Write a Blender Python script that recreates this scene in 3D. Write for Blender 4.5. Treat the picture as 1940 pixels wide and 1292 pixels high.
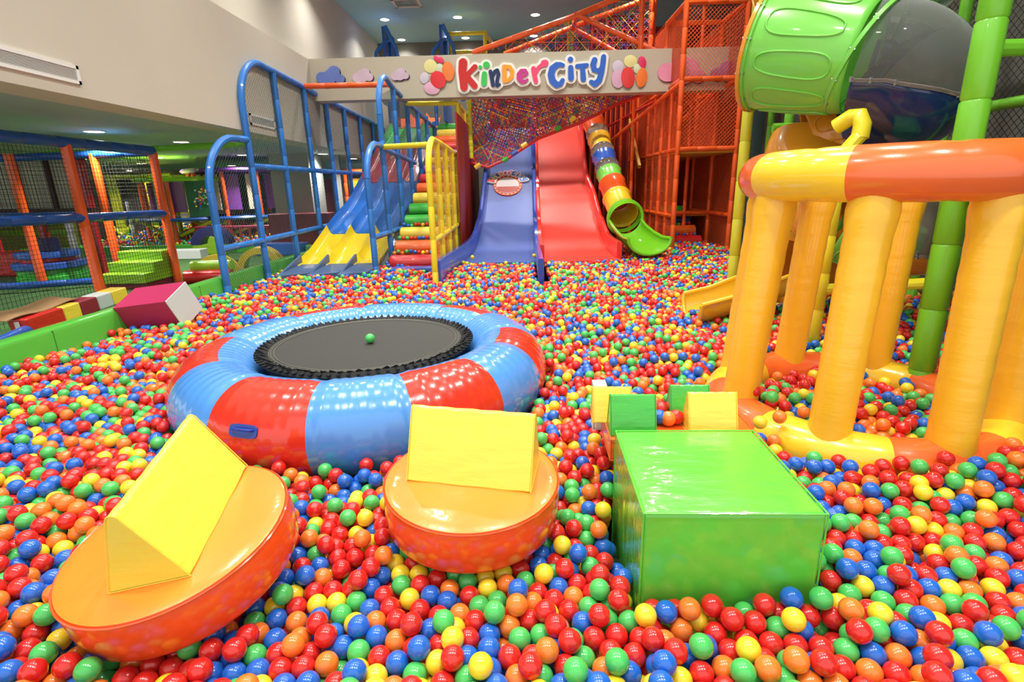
import bpy, bmesh, math, random
import numpy as np
from mathutils import Vector, Matrix
random.seed(7); rng = np.random.default_rng(11)
for o in list(bpy.data.objects): bpy.data.objects.remove(o)
SC = bpy.context.scene; COL = SC.collection
PI = math.pi
# ------------------------------------------------------------------ camera
FPX, CX, CY, CAMH = 1000.0, 970.0, 646.0, 1.72      # focal length in pixels of the 1940x1292 frame; eye height
def _n(v): return v/np.linalg.norm(v)
_yd = _n(np.array([990-CX, 355-CY, FPX])); _dn = np.array([1050-CX, 4050-CY, FPX])
_dn = _n(_dn-_yd*_dn.dot(_yd)); _xd = np.cross(_dn, _yd)
RM = np.array([_xd, _yd, -_dn])                      # camera (x right, y down, z ahead) -> world
cam = bpy.data.cameras.new('camera'); camo = bpy.data.objects.new('camera', cam); COL.objects.link(camo)
_r = RM@np.array([1, 0, 0]); _u = RM@np.array([0, -1, 0]); _b = RM@np.array([0, 0, -1])
camo.matrix_world = Matrix(((_r[0], _u[0], _b[0], 0), (_r[1], _u[1], _b[1], 0), (_r[2], _u[2], _b[2], CAMH), (0, 0, 0, 1)))
cam.sensor_fit = 'HORIZONTAL'; cam.sensor_width = 36; cam.lens = 36*FPX/1940; cam.clip_start = .05; cam.clip_end = 100
SC.camera = camo
def atY(px, py, Y):
    r = RM@np.array([(px-CX)/FPX, (py-CY)/FPX, 1.]); return Vector(np.array([0, 0, CAMH])+r*Y/r[1])
def atZ(px, py, Z):
    r = RM@np.array([(px-CX)/FPX, (py-CY)/FPX, 1.]); return Vector(np.array([0, 0, CAMH])+r*(Z-CAMH)/r[2])
def atX(px, py, X):
    r = RM@np.array([(px-CX)/FPX, (py-CY)/FPX, 1.]); return Vector(np.array([0, 0, CAMH])+r*X/r[0])
# ------------------------------------------------------------------ world and exposure
w = bpy.data.worlds.new('world'); SC.world = w; w.use_nodes = True
w.node_tree.nodes['Background'].inputs[0].default_value = (1.0, .97, .92, 1)
w.node_tree.nodes['Background'].inputs[1].default_value = 1.15
SC.view_settings.view_transform = 'Standard'; SC.view_settings.look = 'None'
SC.view_settings.gamma = 1; SC.view_settings.use_curve_mapping = False
SC.view_settings.exposure = 0.24
LAMP_W = 36.0; LOW_W = 42.0
S = .45        # surface of the balls
CEIL = 6.29; SOFF = 2.63; F2 = .42
# ------------------------------------------------------------------ materials
def lin(c): return tuple((v/255/12.92 if v/255 <= .04045 else ((v/255+.055)/1.055)**2.4) for v in c)
MATS = {}
def mat(name, rgb, rough=.4, coat=0., bump=0., bscale=20., stretch=(1, 1, 1), metal=0., vary=0., sss=0., sheen=0., alpha=1., trans=0.):
    if name in MATS: return MATS[name]
    m = bpy.data.materials.new(name); m.use_nodes = True; nt = m.node_tree; b = nt.nodes['Principled BSDF']
    c = lin(rgb); b.inputs['Base Color'].default_value = (*c, 1); b.inputs['Roughness'].default_value = rough
    b.inputs['Coat Weight'].default_value = coat; b.inputs['Coat Roughness'].default_value = .08; b.inputs['Metallic'].default_value = metal
    if trans: b.inputs['Transmission Weight'].default_value = trans; b.inputs['IOR'].default_value = 1.05
    if bump or vary:
        tc = nt.nodes.new('ShaderNodeTexCoord'); mp = nt.nodes.new('ShaderNodeMapping'); mp.inputs['Scale'].default_value = stretch
        nz = nt.nodes.new('ShaderNodeTexNoise'); nz.inputs['Scale'].default_value = bscale; nz.inputs['Detail'].default_value = 4
        nt.links.new(tc.outputs['Object'], mp.inputs[0]); nt.links.new(mp.outputs[0], nz.inputs['Vector'])
        if bump:
            bp = nt.nodes.new('ShaderNodeBump'); bp.inputs['Strength'].default_value = min(1, bump); bp.inputs['Distance'].default_value = .02
            nt.links.new(nz.outputs[0], bp.inputs['Height']); nt.links.new(bp.outputs[0], b.inputs['Normal'])
            if coat: nt.links.new(bp.outputs[0], b.inputs['Coat Normal'])
        if vary:
            mx = nt.nodes.new('ShaderNodeMix'); mx.data_type = 'RGBA'; mx.inputs[6].default_value = (*[v*(1-vary) for v in c], 1); mx.inputs[7].default_value = (*[min(1, v*(1+vary)) for v in c], 1)
            nt.links.new(nz.outputs[0], mx.inputs[0]); nt.links.new(mx.outputs[2], b.inputs['Base Color'])
    MATS[name] = m; return m
def clear(name, rgb, a, rough=.05):
    if name in MATS: return MATS[name]
    m = bpy.data.materials.new(name); m.use_nodes = True; nt = m.node_tree; nt.nodes.clear()
    out = nt.nodes.new('ShaderNodeOutputMaterial'); tr = nt.nodes.new('ShaderNodeBsdfTransparent'); gl = nt.nodes.new('ShaderNodeBsdfPrincipled')
    tr.inputs[0].default_value = (*lin(rgb), 1); gl.inputs['Base Color'].default_value = (*lin(rgb), 1); gl.inputs['Roughness'].default_value = rough
    fr = nt.nodes.new('ShaderNodeFresnel'); fr.inputs[0].default_value = 1.45
    ad = nt.nodes.new('ShaderNodeMath'); ad.operation = 'ADD'; ad.use_clamp = True; ad.inputs[1].default_value = a
    mx = nt.nodes.new('ShaderNodeMixShader'); nt.links.new(fr.outputs[0], ad.inputs[0]); nt.links.new(ad.outputs[0], mx.inputs[0])
    nt.links.new(tr.outputs[0], mx.inputs[1]); nt.links.new(gl.outputs[0], mx.inputs[2]); nt.links.new(mx.outputs[0], out.inputs[0])
    MATS[name] = m; return m
def emis(name, rgb, s):
    m = bpy.data.materials.new(name); m.use_nodes = True; nt = m.node_tree; b = nt.nodes['Principled BSDF']
    b.inputs['Emission Color'].default_value = (*lin(rgb), 1); b.inputs['Emission Strength'].default_value = s; return m
W1 = dict(bump=.35, bscale=6, stretch=(1, 1, 3), coat=.5)
M_wall = mat('cream paint', (204, 197, 182), .8, vary=.03, bscale=1.5)
M_upper = mat('lit cream paint', (214, 208, 196), .8, vary=.03, bscale=1.5)  # wall cream with the downlights' brightening of the upper part put into the colour
M_beam = mat('beige beam paint', (188, 180, 162), .75)
M_ceil = mat('teal grey ceiling paint', (160, 206, 214), .7)
M_soff = mat('grey green ceiling paint', (160, 180, 178), .7)
M_conc = mat('grey concrete', (112, 110, 104), .85, vary=.15, bscale=3)
M_grey = mat('light grey column paint', (158, 160, 155), .7)
M_turf = mat('dark green turf', (52, 92, 38), .95, bump=.8, bscale=90, vary=.25)
M_floor = mat('pit floor grey', (90, 90, 92), .8)
M_pblue = mat('blue foam pipe', (40, 118, 205), .38, coat=.25)
M_pdblue = mat('deep blue foam pipe', (28, 82, 170), .4, coat=.25)
M_pyel = mat('yellow foam pipe', (235, 215, 40), .38, coat=.25)
M_por = mat('orange foam pipe', (240, 92, 28), .4, coat=.25)
M_pgr = mat('green foam pipe', (110, 190, 40), .4, coat=.25)
M_plem = mat('yellow green foam pipe', (205, 205, 50), .4, coat=.25)
M_gwall = mat('green vinyl', (82, 176, 60), .3, bump=.15, bscale=8, coat=.4)
M_netg = mat('grey green net cord', (62, 88, 98), .8)
M_netk = mat('black net cord', (25, 30, 28), .9)
M_nety = mat('golden net cord', (205, 150, 40), .8)
M_neto = mat('orange net cord', (225, 85, 30), .8)
M_netb = mat('pale blue net cord', (110, 140, 170), .8)
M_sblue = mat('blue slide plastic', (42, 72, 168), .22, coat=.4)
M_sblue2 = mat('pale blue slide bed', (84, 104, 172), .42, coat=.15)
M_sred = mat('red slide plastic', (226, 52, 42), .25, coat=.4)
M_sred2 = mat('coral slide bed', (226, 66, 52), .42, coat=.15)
M_wy = mat('yellow slide fibreglass', (250, 218, 40), .15, coat=.6)
M_wb = mat('blue slide fibreglass', (36, 110, 200), .3, coat=.25)
M_wr = mat('maroon slide fibreglass', (170, 26, 50), .3, coat=.25)
M_wg = mat('green slide fibreglass', (40, 190, 90), .3, coat=.25)
M_wo = mat('orange slide fibreglass', (240, 110, 50), .15, coat=.6)
M_mat = mat('grey blue crash mat', (70, 96, 138), .5, coat=.2)
M_fred = mat('red foam vinyl', (208, 34, 34), .3, **W1); M_for = mat('orange foam vinyl', (240, 100, 30), .3, **W1)
M_fye = mat('yellow foam vinyl', (246, 214, 72), .32, **W1); M_fgr = mat('green foam vinyl', (60, 178, 60), .3, **W1)
M_fbl = mat('blue foam vinyl', (40, 90, 180), .35, **W1); M_fpu = mat('purple foam vinyl', (120, 60, 150), .35, **W1)
M_flime = mat('lime foam vinyl', (150, 200, 40), .4, **W1); M_fmag = mat('magenta foam vinyl', (180, 40, 90), .5, bump=.1, bscale=8)
M_fwhite = mat('pale grey foam vinyl', (196, 202, 200), .5, bump=.1, bscale=8); M_fmar = mat('maroon padding', (140, 36, 52), .5, bump=.2, bscale=5)
M_fnavy = mat('navy foam vinyl', (24, 28, 84), .35, coat=.3)
M_disc = mat('orange disc top vinyl', (246, 142, 46), .28, bump=.3, bscale=5, coat=.6)
M_discs = mat('red orange disc side vinyl', (240, 84, 30), .22, bump=.12, bscale=5, coat=.6)
M_prism = mat('yellow prism vinyl', (246, 220, 76), .38, bump=.35, bscale=5, stretch=(1, 1, 3), coat=.3)
M_block = mat('bright green block vinyl', (98, 204, 66), .25, bump=.45, bscale=4, stretch=(1, 2.5, 1), coat=.7)
M_tb = mat('light blue inflatable vinyl', (82, 148, 228), .22, bump=.18, bscale=5, coat=.6)
M_tr = mat('red inflatable vinyl', (222, 52, 34), .22, bump=.18, bscale=5, coat=.6)
M_tmat = mat('black woven mat', (52, 51, 47), .6, bump=.1, bscale=160)
M_black = mat('black elastic', (16, 16, 16), .8)
M_stitch = mat('pale stitching', (120, 118, 110), .8)
M_hand = mat('dark blue handle plastic', (24, 62, 160), .35, coat=.3)
M_iy = mat('golden inflatable vinyl', (250, 192, 44), .32, bump=.2, bscale=5, stretch=(.6, .6, 3), coat=.4)
M_iyt = mat('bright yellow inflatable vinyl', (252, 208, 48), .25, bump=.12, bscale=5, coat=.6)
M_io = mat('orange inflatable vinyl', (240, 106, 44), .25, bump=.12, bscale=5, coat=.6)
M_white = mat('white plastic', (232, 232, 228), .5)
M_tubeg = mat('light green tube plastic', (120, 205, 80), .3, coat=.4)
M_tubeo = mat('amber tube plastic', (226, 150, 40), .25, coat=.5)
M_tubey = mat('yellow tube plastic', (240, 190, 40), .25, coat=.5)
M_tubed = mat('dark blue tube plastic', (16, 48, 110), .2, coat=.5)
M_tuber = mat('orange red tube plastic', (236, 90, 30), .25, coat=.5)
M_tubel = mat('lime slide exit plastic', (120, 200, 40), .25, coat=.5)
M_clear = clear('smoky clear plastic', (200, 205, 200), .12)
M_clear2 = clear('clear tube ring plastic', (214, 204, 198), .14)
M_redpanel = mat('dark red panel', (150, 30, 20), .5); M_dark = mat('dark brown panel', (62, 22, 16), .6); M_brown = mat('maroon brown board', (128, 44, 34), .6)
M_yboard = mat('yellow wooden board', (214, 160, 60), .5)
M_card = mat('brown cardboard', (150, 116, 78), .85)
M_char = mat('chartreuse padding', (150, 150, 30), .7, bump=.1, bscale=6)
M_screw = mat('steel', (170, 170, 170), .3, metal=1)
M_glow = emis('lamp diffuser', (255, 244, 225), 14)
# ------------------------------------------------------------------ mesh builder
class MB:
    def __init__(s): s.v = []; s.f = []; s.m = []; s.mats = []
    def mi(s, m):
        if m not in s.mats: s.mats.append(m)
        return s.mats.index(m)
    def add(s, vs, fs, m):
        o = len(s.v); i = s.mi(m); s.v += [tuple(v) for v in vs]; s.f += [tuple(a+o for a in f) for f in fs]; s.m += [i]*len(fs); return s
    def box(s, c, d, m, R=None):
        R = R or Matrix.Identity(3); c = Vector(c)
        vs = [c+R@Vector((sx*d[0]/2, sy*d[1]/2, sz*d[2]/2)) for sx in (-1, 1) for sy in (-1, 1) for sz in (-1, 1)]
        return s.add(vs, [(0, 1, 3, 2), (4, 6, 7, 5), (0, 4, 5, 1), (2, 3, 7, 6), (0, 2, 6, 4), (1, 5, 7, 3)], m)
    def span(s, a, b, m):
        a = Vector(a); b = Vector(b); return s.box((a+b)/2, (abs(b.x-a.x), abs(b.y-a.y), abs(b.z-a.z)), m)
    def sweep(s, P, r, m, n=12, closed=False, phi=None, caps=True, up=None, mf=None):
        P = [Vector(p) for p in P]; N = len(P); R = r if isinstance(r, (list, tuple)) else [r]*N
        T = []
        for i in range(N):
            a = P[(i-1) % N] if closed else P[max(i-1, 0)]; b = P[(i+1) % N] if closed else P[min(i+1, N-1)]
            T.append((b-a).normalized())
        u = Vector(up) if up else (Vector((0, 0, 1)) if abs(T[0].z) < .9 else Vector((1, 0, 0)))
        rings = []; ph = phi or (0, 2*PI); full = phi is None; k = n if full else n+1
        for i in range(N):
            u = (u-T[i]*u.dot(T[i])).normalized(); v = T[i].cross(u)
            rings.append([P[i]+(u*math.cos(ph[0]+(ph[1]-ph[0])*j/n)+v*math.sin(ph[0]+(ph[1]-ph[0])*j/n))*R[i] for j in range(k)])
            if up: u = Vector(up)
        vs = [p for q in rings for p in q]; base = len(s.v)
        s.v += [tuple(v) for v in vs]
        for i in range(N if closed else N-1):
            i2 = (i+1) % N
            for j in range(n):
                j2 = (j+1) % k
                s.f.append((base+i*k+j, base+i2*k+j, base+i2*k+j2, base+i*k+j2)); s.m.append(s.mi(mf(i, j) if mf else m))
        if caps and not closed and full:
            for (i, rev) in ((0, 0), (N-1, 1)):
                f = [base+i*k+j for j in range(n)]; s.f.append(tuple(f if not rev else f[::-1])); s.m.append(s.mi(mf(i-rev, 0) if mf else m))
        return s
    def pipe(s, P, r, m, n=10, seg=.42):
        """foam sleeved pipe: short sleeves with a shallow groove between them"""
        P = [Vector(p) for p in P]; Q = []; R = []
        for a, b in zip(P[:-1], P[1:]):
            L = (b-a).length; d = (b-a)/max(L, 1e-6)
            if L < seg*.8: Q.append(a); R.append(r); continue
            k = max(1, round(L/seg))
            for i in range(k):
                p = a+d*(L*i/k)
                if i: Q += [p-d*.012, p, p+d*.012]; R += [r, r*.9, r]
                else: Q.append(p); R.append(r)
        Q.append(P[-1]); R.append(r)
        return s.sweep(Q, R, m, n)
    def lathe(s, prof, c, m, n=32, R=None, mf=None):
        c = Vector(c); R = R or Matrix.Identity(3); base = len(s.v); K = len(prof)
        for (r, z) in prof:
            for j in range(n): s.v.append(tuple(c+R@Vector((r*math.cos(2*PI*j/n), r*math.sin(2*PI*j/n), z))))
        for i in range(K-1):
            for j in range(n):
                s.f.append((base+i*n+j, base+i*n+(j+1) % n, base+(i+1)*n+(j+1) % n, base+(i+1)*n+j)); s.m.append(s.mi(mf(i) if mf else m))
        return s
    def prism(s, pts, a, b, m):
        """2D outline pts (u,v) -> extruded between planes; a,b are functions (u,v)->world"""
        n = len(pts); vs = [a(*p) for p in pts]+[b(*p) for p in pts]
        return s.add(vs, [tuple(range(n))[::-1], tuple(range(n, 2*n))]+[(i, (i+1) % n, n+(i+1) % n, n+i) for i in range(n)], m)
    def net(s, poly, sp, r, m, diamond=True, mats=None):
        """cords of a net clipped to a flat convex polygon"""
        P = [Vector(p) for p in poly]; o = P[0]; ex = (P[1]-P[0]).normalized(); nn = ex.cross(P[-1]-P[0]).normalized(); ey = nn.cross(ex)
        Q = [((p-o).dot(ex), (p-o).dot(ey)) for p in P]
        for ang in ((PI/4, 3*PI/4) if diamond else (0, PI/2)):
            d = (math.cos(ang), math.sin(ang)); q = (-d[1], d[0]); ts = [x*q[0]+y*q[1] for x, y in Q]
            t = math.ceil(min(ts)/sp)*sp; cnt = 0
            while t < max(ts):
                hit = []
                for (x0, y0), (x1, y1) in zip(Q, Q[1:]+Q[:1]):
                    a0 = x0*q[0]+y0*q[1]-t; a1 = x1*q[0]+y1*q[1]-t
                    if a0*a1 < 0: k = a0/(a0-a1); hit.append(((x0+(x1-x0)*k), (y0+(y1-y0)*k)))
                if len(hit) >= 2:
                    hit.sort(key=lambda h: h[0]*d[0]+h[1]*d[1]); A = o+ex*hit[0][0]+ey*hit[0][1]; B = o+ex*hit[-1][0]+ey*hit[-1][1]
                    if (B-A).length > .01: s.sweep([A, B], r, mats[cnt % len(mats)] if mats else m, 3, caps=False)
                t += sp; cnt += 1
        return s
    def build(s, name, parent=None, smooth=True, bevel=0., sub=0, auto=35):
        me = bpy.data.meshes.new(name); me.from_pydata(s.v, [], s.f); me.update()
        for m in s.mats: me.materials.append(m)
        me.polygons.foreach_set('material_index', s.m)
        bm = bmesh.new(); bm.from_mesh(me); bmesh.ops.recalc_face_normals(bm, faces=bm.faces)
        if smooth:
            for f in bm.faces: f.smooth = True
            ca = math.radians(auto)
            for e in bm.edges:
                if len(e.link_faces) == 2 and e.calc_face_angle(0) > ca: e.smooth = False
        bm.to_mesh(me); bm.free()
        o = bpy.data.objects.new(name, me); COL.objects.link(o)
        if bevel:
            b = o.modifiers.new('bevel', 'BEVEL'); b.width = bevel; b.segments = 3; b.limit_method = 'ANGLE'; b.harden_normals = False
        if parent:
            o.parent = parent
            if parent.type == 'EMPTY' or True:
                o.matrix_parent_inverse = pm(parent).inverted()
        return o
def pm(o):
    m = Matrix.Translation(o.location) @ o.rotation_euler.to_matrix().to_4x4()
    if o.parent: m = pm(o.parent) @ o.matrix_parent_inverse @ m
    return m
def tag(o, label=None, cat=None, group=None, kind=None):
    if label: o['label'] = label
    if cat: o['category'] = cat
    if group: o['group'] = group
    if kind: o['kind'] = kind
    return o
def thing(name, label, cat, loc=(0, 0, 0), group=None):
    o = bpy.data.objects.new(name, None); COL.objects.link(o); o.location = loc; o.empty_display_size = .1
    return tag(o, label, cat, group)
def struct(name, mb, **k): o = mb.build(name, smooth=False, **k); o['kind'] = 'structure'; return o
def one(name, mb, label, cat, group=None, **k): return tag(mb.build(name, **k), label, cat, group)
def arc(c, r, a0, a1, n, ax, ay):
    c = Vector(c); ax = Vector(ax); ay = Vector(ay)
    return [c+ax*(r*math.cos(a0+(a1-a0)*i/n))+ay*(r*math.sin(a0+(a1-a0)*i/n)) for i in range(n+1)]
# ------------------------------------------------------------------ the room
struct('floor', MB().span((-4.2, -1.5, -.1), (5.3, 19.2, 0), M_floor))
struct('wall_back', MB().span((-4.6, 19, 0), (5.3, 19.2, CEIL), M_conc))
struct('wall_right', MB().span((5.1, -1.5, 0), (5.3, 19, CEIL), M_conc))
struct('ceiling', MB().span((-4.75, -1.5, CEIL), (5.3, 19.2, CEIL+.1), M_ceil))
struct('wall_left', MB().span((-4.75, -1.5, 4.22), (-4.6, 19.2, CEIL), M_upper).span((-4.6, -1.5, SOFF), (-4.15, 19.0, 4.22), M_wall))
struct('trim_1', MB().span((-4.15, 11.4, 3.47), (5.1, 11.75, 4.23), M_beam))      # the beam across the hall
struct('floor_left', MB().span((-20, -1.5, F2-.1), (-4.33, 24, F2), M_turf))
struct('ceiling_left', MB().span((-20, -1.5, SOFF), (-4.6, 24, SOFF+.1), M_soff))
struct('wall_far', MB().span((-20, 23.8, F2), (-4.6, 24, SOFF), M_conc))
struct('wall_far_left', MB().span((-14.2, 8.0, F2), (-14.0, 23.8, SOFF), mat('warm off white paint', (170, 158, 140), .8)))
struct('trim_2', MB().span((-6.1, 13.3, F2), (-5.15, 14.2, SOFF), M_grey))          # column
struct('trim_3', MB().span((-4.95, 14.5, F2), (-4.8, 14.65, SOFF), M_grey))       # slim white column
# square hatch in the ceiling and air vents
def vent(name, x0, x1, y0, y1, lab):
    t = thing(name, lab, 'vent', ((x0+x1)/2, (y0+y1)/2, CEIL))
    f = MB()
    for a, b in (((x0, y0), (x1, y0+.07)), ((x0, y1-.07), (x1, y1)), ((x0, y0), (x0+.07, y1)), ((x1-.07, y0), (x1, y1))):
        f.span((a[0], a[1], CEIL-.03), (b[0], b[1], CEIL), M_white)
    f.build('frame', t, smooth=False)
    g = MB()
    for i in range(1, 4):
        q = i*.07
        for a, b in (((x0+q, y0+q), (x1-q, y0+q+.03)), ((x0+q, y1-q-.03), (x1-q, y1-q)), ((x0+q, y0+q), (x0+q+.03, y1-q)), ((x1-q-.03, y0+q), (x1-q, y1-q))):
            g.span((a[0], a[1], CEIL-.02+.004*i), (b[0], b[1], CEIL-.005), M_grey)
    g.build('slat', t, smooth=False)
p = atZ(770, 4, CEIL); vent('ceiling_vent', p.x-.35, p.x+.35, p.y-.3, p.y+.35, 'square white air vent in the teal ceiling above the beam')
def grille(y0, y1, lab):
    t = thing('wall_grille', lab, 'vent', (-4.15, (y0+y1)/2, 2.75))
    f = MB(); X = -4.13
    for a, b in (((y0, 2.74), (y1, 2.77)), ((y0, 2.87), (y1, 2.90)), ((y0, 2.74), (y0+.03, 2.90)), ((y1-.03, 2.74), (y1, 2.90))): f.span((-4.15, a[0], a[1]), (X, b[0], b[1]), M_white)
    f.build('frame', t, smooth=False)
    MB().span((-4.15, y0, 2.75), (-4.146, y1, 2.89), mat('grille shadow gap', (120, 116, 108), .8)).build('backing', t, smooth=False)
    g = MB()
    for i in range(9): g.box((-4.14, (y0+y1)/2, 2.778+i*.0112), (.012, y1-y0-.06, .004), M_white)
    g.build('slat', t, smooth=False)
grille(3.3, 5.37, 'long white air grille on the cream wall above the left play room')
grille(8.6, 9.45, 'short air grille low on the cream wall behind the blue arched net frame')
# ------------------------------------------------------------------ lamps
def lamp(x, y, z, power, lab, group=None, r=.12):
    t = thing('downlight', lab, 'ceiling light', (x, y, z), group)
    MB().lathe([(r+.02, 0), (r+.02, -.012), (r, -.015), (r, 0)], (x, y, z), M_white, 20).build('rim', t)
    MB().lathe([(0.001, -.008), (r, -.008)], (x, y, z), M_glow, 20).build('diffuser', t)
    L = bpy.data.lights.new('lamp', 'AREA'); L.shape = 'DISK'; L.size = r*2; L.energy = power; L.color = (1, .96, .89); L.spread = math.radians(125)
    lo = bpy.data.objects.new('lamp', L); COL.objects.link(lo); lo.location = (0, 0, -.03); lo.parent = t
names = ['leftmost', 'second from left', 'third from left', 'rightmost']
xs = [-3.75, -1.72, .43, 2.55]
for j, (y, row) in enumerate([(1.0, None), (3.9, None), (6.8, None), (9.6, None), (12.6, None), (16.5, 'nearer row above the beam'), (18.7, 'farther row above the beam')]):
    for i, x in enumerate(xs):
        if row: lamp(x, y if y < 18 else 18.6, CEIL, LAMP_W*(.6 if i == 0 else 1), 'round white downlight in teal ceiling, %s of the %s' % (names[i], row))
        else: lamp(x, y, CEIL, LAMP_W*(.8 if i == 0 else 1.25), 'round white downlight in the hall ceiling outside the picture over the ball pit', 'hall downlights over the ball pit')
low = [(178, 248, 'round downlight in the low ceiling, nearest one above the netted cage'), (343, 268, 'round downlight in low ceiling above the green pipe left of the blue arch'),
       (150, 272, 'small downlight in low ceiling just above the blue rail of the cage'), (300, 298, 'small downlight in low ceiling right of the cage corner post'),
       (152, 300, 'small downlight seen through the cage net left of the rear orange post'), (268, 309, 'small downlight above the yellow frame tower, nearer of two'),
       (247, 322, 'small downlight above the yellow frame tower, farther of two'), (460, 293, 'downlight in low ceiling behind the blue frame near the purple roof'),
       (612, 291, 'downlight in low ceiling beside the grey column'), (668, 300, 'small downlight in low ceiling right of the grey column'),
       (210, 215, None)]
for px, py, lab in low:
    p = atZ(px, py, SOFF)
    if lab: lamp(p.x, p.y, SOFF, LOW_W, lab)
for x, y in ((-6.0, 4.5), (-9.5, 6.5), (-9.5, 18)): lamp(x, y, SOFF, LOW_W*1.5, 'round downlight in the low ceiling of the left play room outside the picture', 'low ceiling downlights outside the picture')

# ------------------------------------------------------------------ pit border (soft green wall) on the left
b = MB()
def rim(mb, path, w, z0, z1, m):
    """soft wall with rounded top following a plan path"""
    n = len(path); prof = [(-w/2, z0), (-w/2, z1-.04), (-w/2+.015, z1-.012), (-w/2+.04, z1), (w/2-.04, z1), (w/2-.015, z1-.012), (w/2, z1-.04), (w/2, z0)]
    rows = []
    for i in range(n):
        a = Vector(path[max(i-1, 0)]); c = Vector(path[min(i+1, n-1)]); t = (c-a).normalized(); q = Vector((-t.y, t.x)); p = Vector(path[i])
        rows.append([(p.x+q.x*u, p.y+q.y*u, z) for u, z in prof])
    vs = [v for r in rows for v in r]; k = len(prof)
    fs = [(i*k+j, (i+1)*k+j, (i+1)*k+j+1, i*k+j+1) for i in range(n-1) for j in range(k-1)]+[tuple(range(k)), tuple((n-1)*k+j for j in range(k))[::-1]]
    mb.add(vs, fs, m)
pth = [(-4.24, -1.0)]+[(-4.24, y) for y in np.arange(0, 10.6, .6)]+[(-4.24+.0, 10.4), (-4.35, 11.0), (-4.7, 11.6), (-5.3, 12.05), (-6.2, 12.25), (-7.5, 12.3), (-9.5, 12.2), (-11.5, 12.0)]
rim(b, pth, .18, 0, .62, M_gwall)
for y in (2.2, 4.4, 6.6, 8.8): b.box((-4.24, y, .35), (.184, .006, .5), mat('dark seam', (40, 110, 34), .6))
one('padded_pit_wall', b, 'long green padded wall edging the ball pit on the left, curving away behind the blue frame', 'padded wall')
# ------------------------------------------------------------------ inflatable trampoline
TC = Vector((-1.14, 3.67, 0)); TR, Tr, TZ = 1.005, .285, .455
tr = thing('inflatable_trampoline', 'round blue and red inflatable trampoline with a black mat sunk in the ball pit', 'trampoline', (TC.x, TC.y, .1))
reds = [(-116, -89), (-64, -38), (-15, 8), (37, 66), (108, 142), (180, 216)]
def inred(a):
    a = (a+180) % 360-180
    return any(l < a < h or l < a+360 < h for l, h in reds)
b = MB(); NT, NP = 360, 40; vs = []
edges = [e for r in reds for e in r]
for i in range(NT):
    a = i*360/NT; dm = min(abs((a-e+180) % 360-180) for e in edges); bul = 1-.035*math.exp(-(dm/2.2)**2)+.006*math.sin(a*1.7)
    for j in range(NP):
        ph = 2*PI*j/NP; rr = Tr*bul*(1+.0*ph); zz = math.sin(ph)*rr*.97
        R = TR+math.cos(ph)*rr
        vs.append((TC.x+R*math.cos(math.radians(a)), TC.y+R*math.sin(math.radians(a)), TZ+zz))
b.v = vs
for i in range(NT):
    rd = inred((i+.5)*360/NT)
    for j in range(NP):
        b.f.append((i*NP+j, ((i+1) % NT)*NP+j, ((i+1) % NT)*NP+(j+1) % NP, i*NP+(j+1) % NP))
        ph = (j+.5)*360/NP
        b.m.append(b.mi(M_tr if rd and (ph < 97 or ph > 280) else M_tb))
b.build('inflated_tube', tr)
tilt = Matrix.Identity(3)
def disc(mb, c, r, z, m, n=96, sag=0.):
    mb.lathe([(.001, z-sag)]+[(r*k/8, z-sag*(1-(k/8)**2)) for k in range(1, 9)], (c.x, c.y, 0), m, n)
b = MB(); disc(b, TC, .685, .668, M_tmat, sag=.012); b.lathe([(.685, .668), (.685, .655), (.001, .655)], (TC.x, TC.y, 0), M_tmat, 96); jm = b.build('jumping_mat', tr)
b = MB()
for rr in (.635, .655, .67): b.sweep([(TC.x+rr*math.cos(t*PI/48), TC.y+rr*math.sin(t*PI/48), .671) for t in range(96)], .0022, M_stitch, 4, closed=True)
b.build('stitching', jm)
b = MB(); k = 80
for i in range(k):                      # zigzag of black elastic folded between mat and tube
    a0 = 2*PI*i/k; a1 = 2*PI*(i+.5)/k; a2 = 2*PI*(i+1)/k; q = .73+.018*math.sin(i*1.9)
    def pt(a, r, z): return (TC.x+r*math.cos(a), TC.y+r*math.sin(a), z)
    b.add([pt(a0, .675, .672), pt(a1, q, .70), pt(a2, .675, .672), pt(a1, q-.012, .66), pt(a1, .69, .645)], [(0, 1, 3), (1, 2, 3), (0, 3, 4), (3, 2, 4), (0, 1, 2)], M_black)
    b.sweep([pt(a1, .67, .67), pt(a1, .76, .675)], .009, M_black, 5)
b.lathe([(.67, .668), (.715, .68), (.745, .655), (.72, .62)], (TC.x, TC.y, 0), M_black, 96)
b.build('elastic_ring', tr, smooth=False)
# handle on the front left red panel
ha = math.radians(-104); hr = TR+Tr*.985*math.cos(math.radians(12)); hz = TZ+Tr*.3
hc = Vector((TC.x+(TR+Tr*.93)*math.cos(ha), TC.y+(TR+Tr*.93)*math.sin(ha), TZ+.1)); hn = Vector((math.cos(ha)*.93, math.sin(ha)*.93, .37)).normalized(); ht = Vector((-math.sin(ha), math.cos(ha), 0)); hb = hn.cross(ht)
b = MB(); pts = []
for q in range(28):
    t = 2*PI*q/28; pts.append((.085*math.copysign(abs(math.cos(t))**.5, math.cos(t)), .035*math.copysign(abs(math.sin(t))**.5, math.sin(t))))
b.prism(pts, lambda u, v: hc+ht*u+hb*v-hn*.02, lambda u, v: hc+ht*u+hb*v+hn*.006, M_hand)
b.sweep([hc+ht*u+hn*h+hb*.008 for u, h in ((-.06, .0), (-.055, .02), (-.03, .028), (.03, .028), (.055, .02), (.06, 0))], .008, M_hand, 8)
tag(b.build('handle', tr), 'dark blue plastic carry handle')
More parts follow.
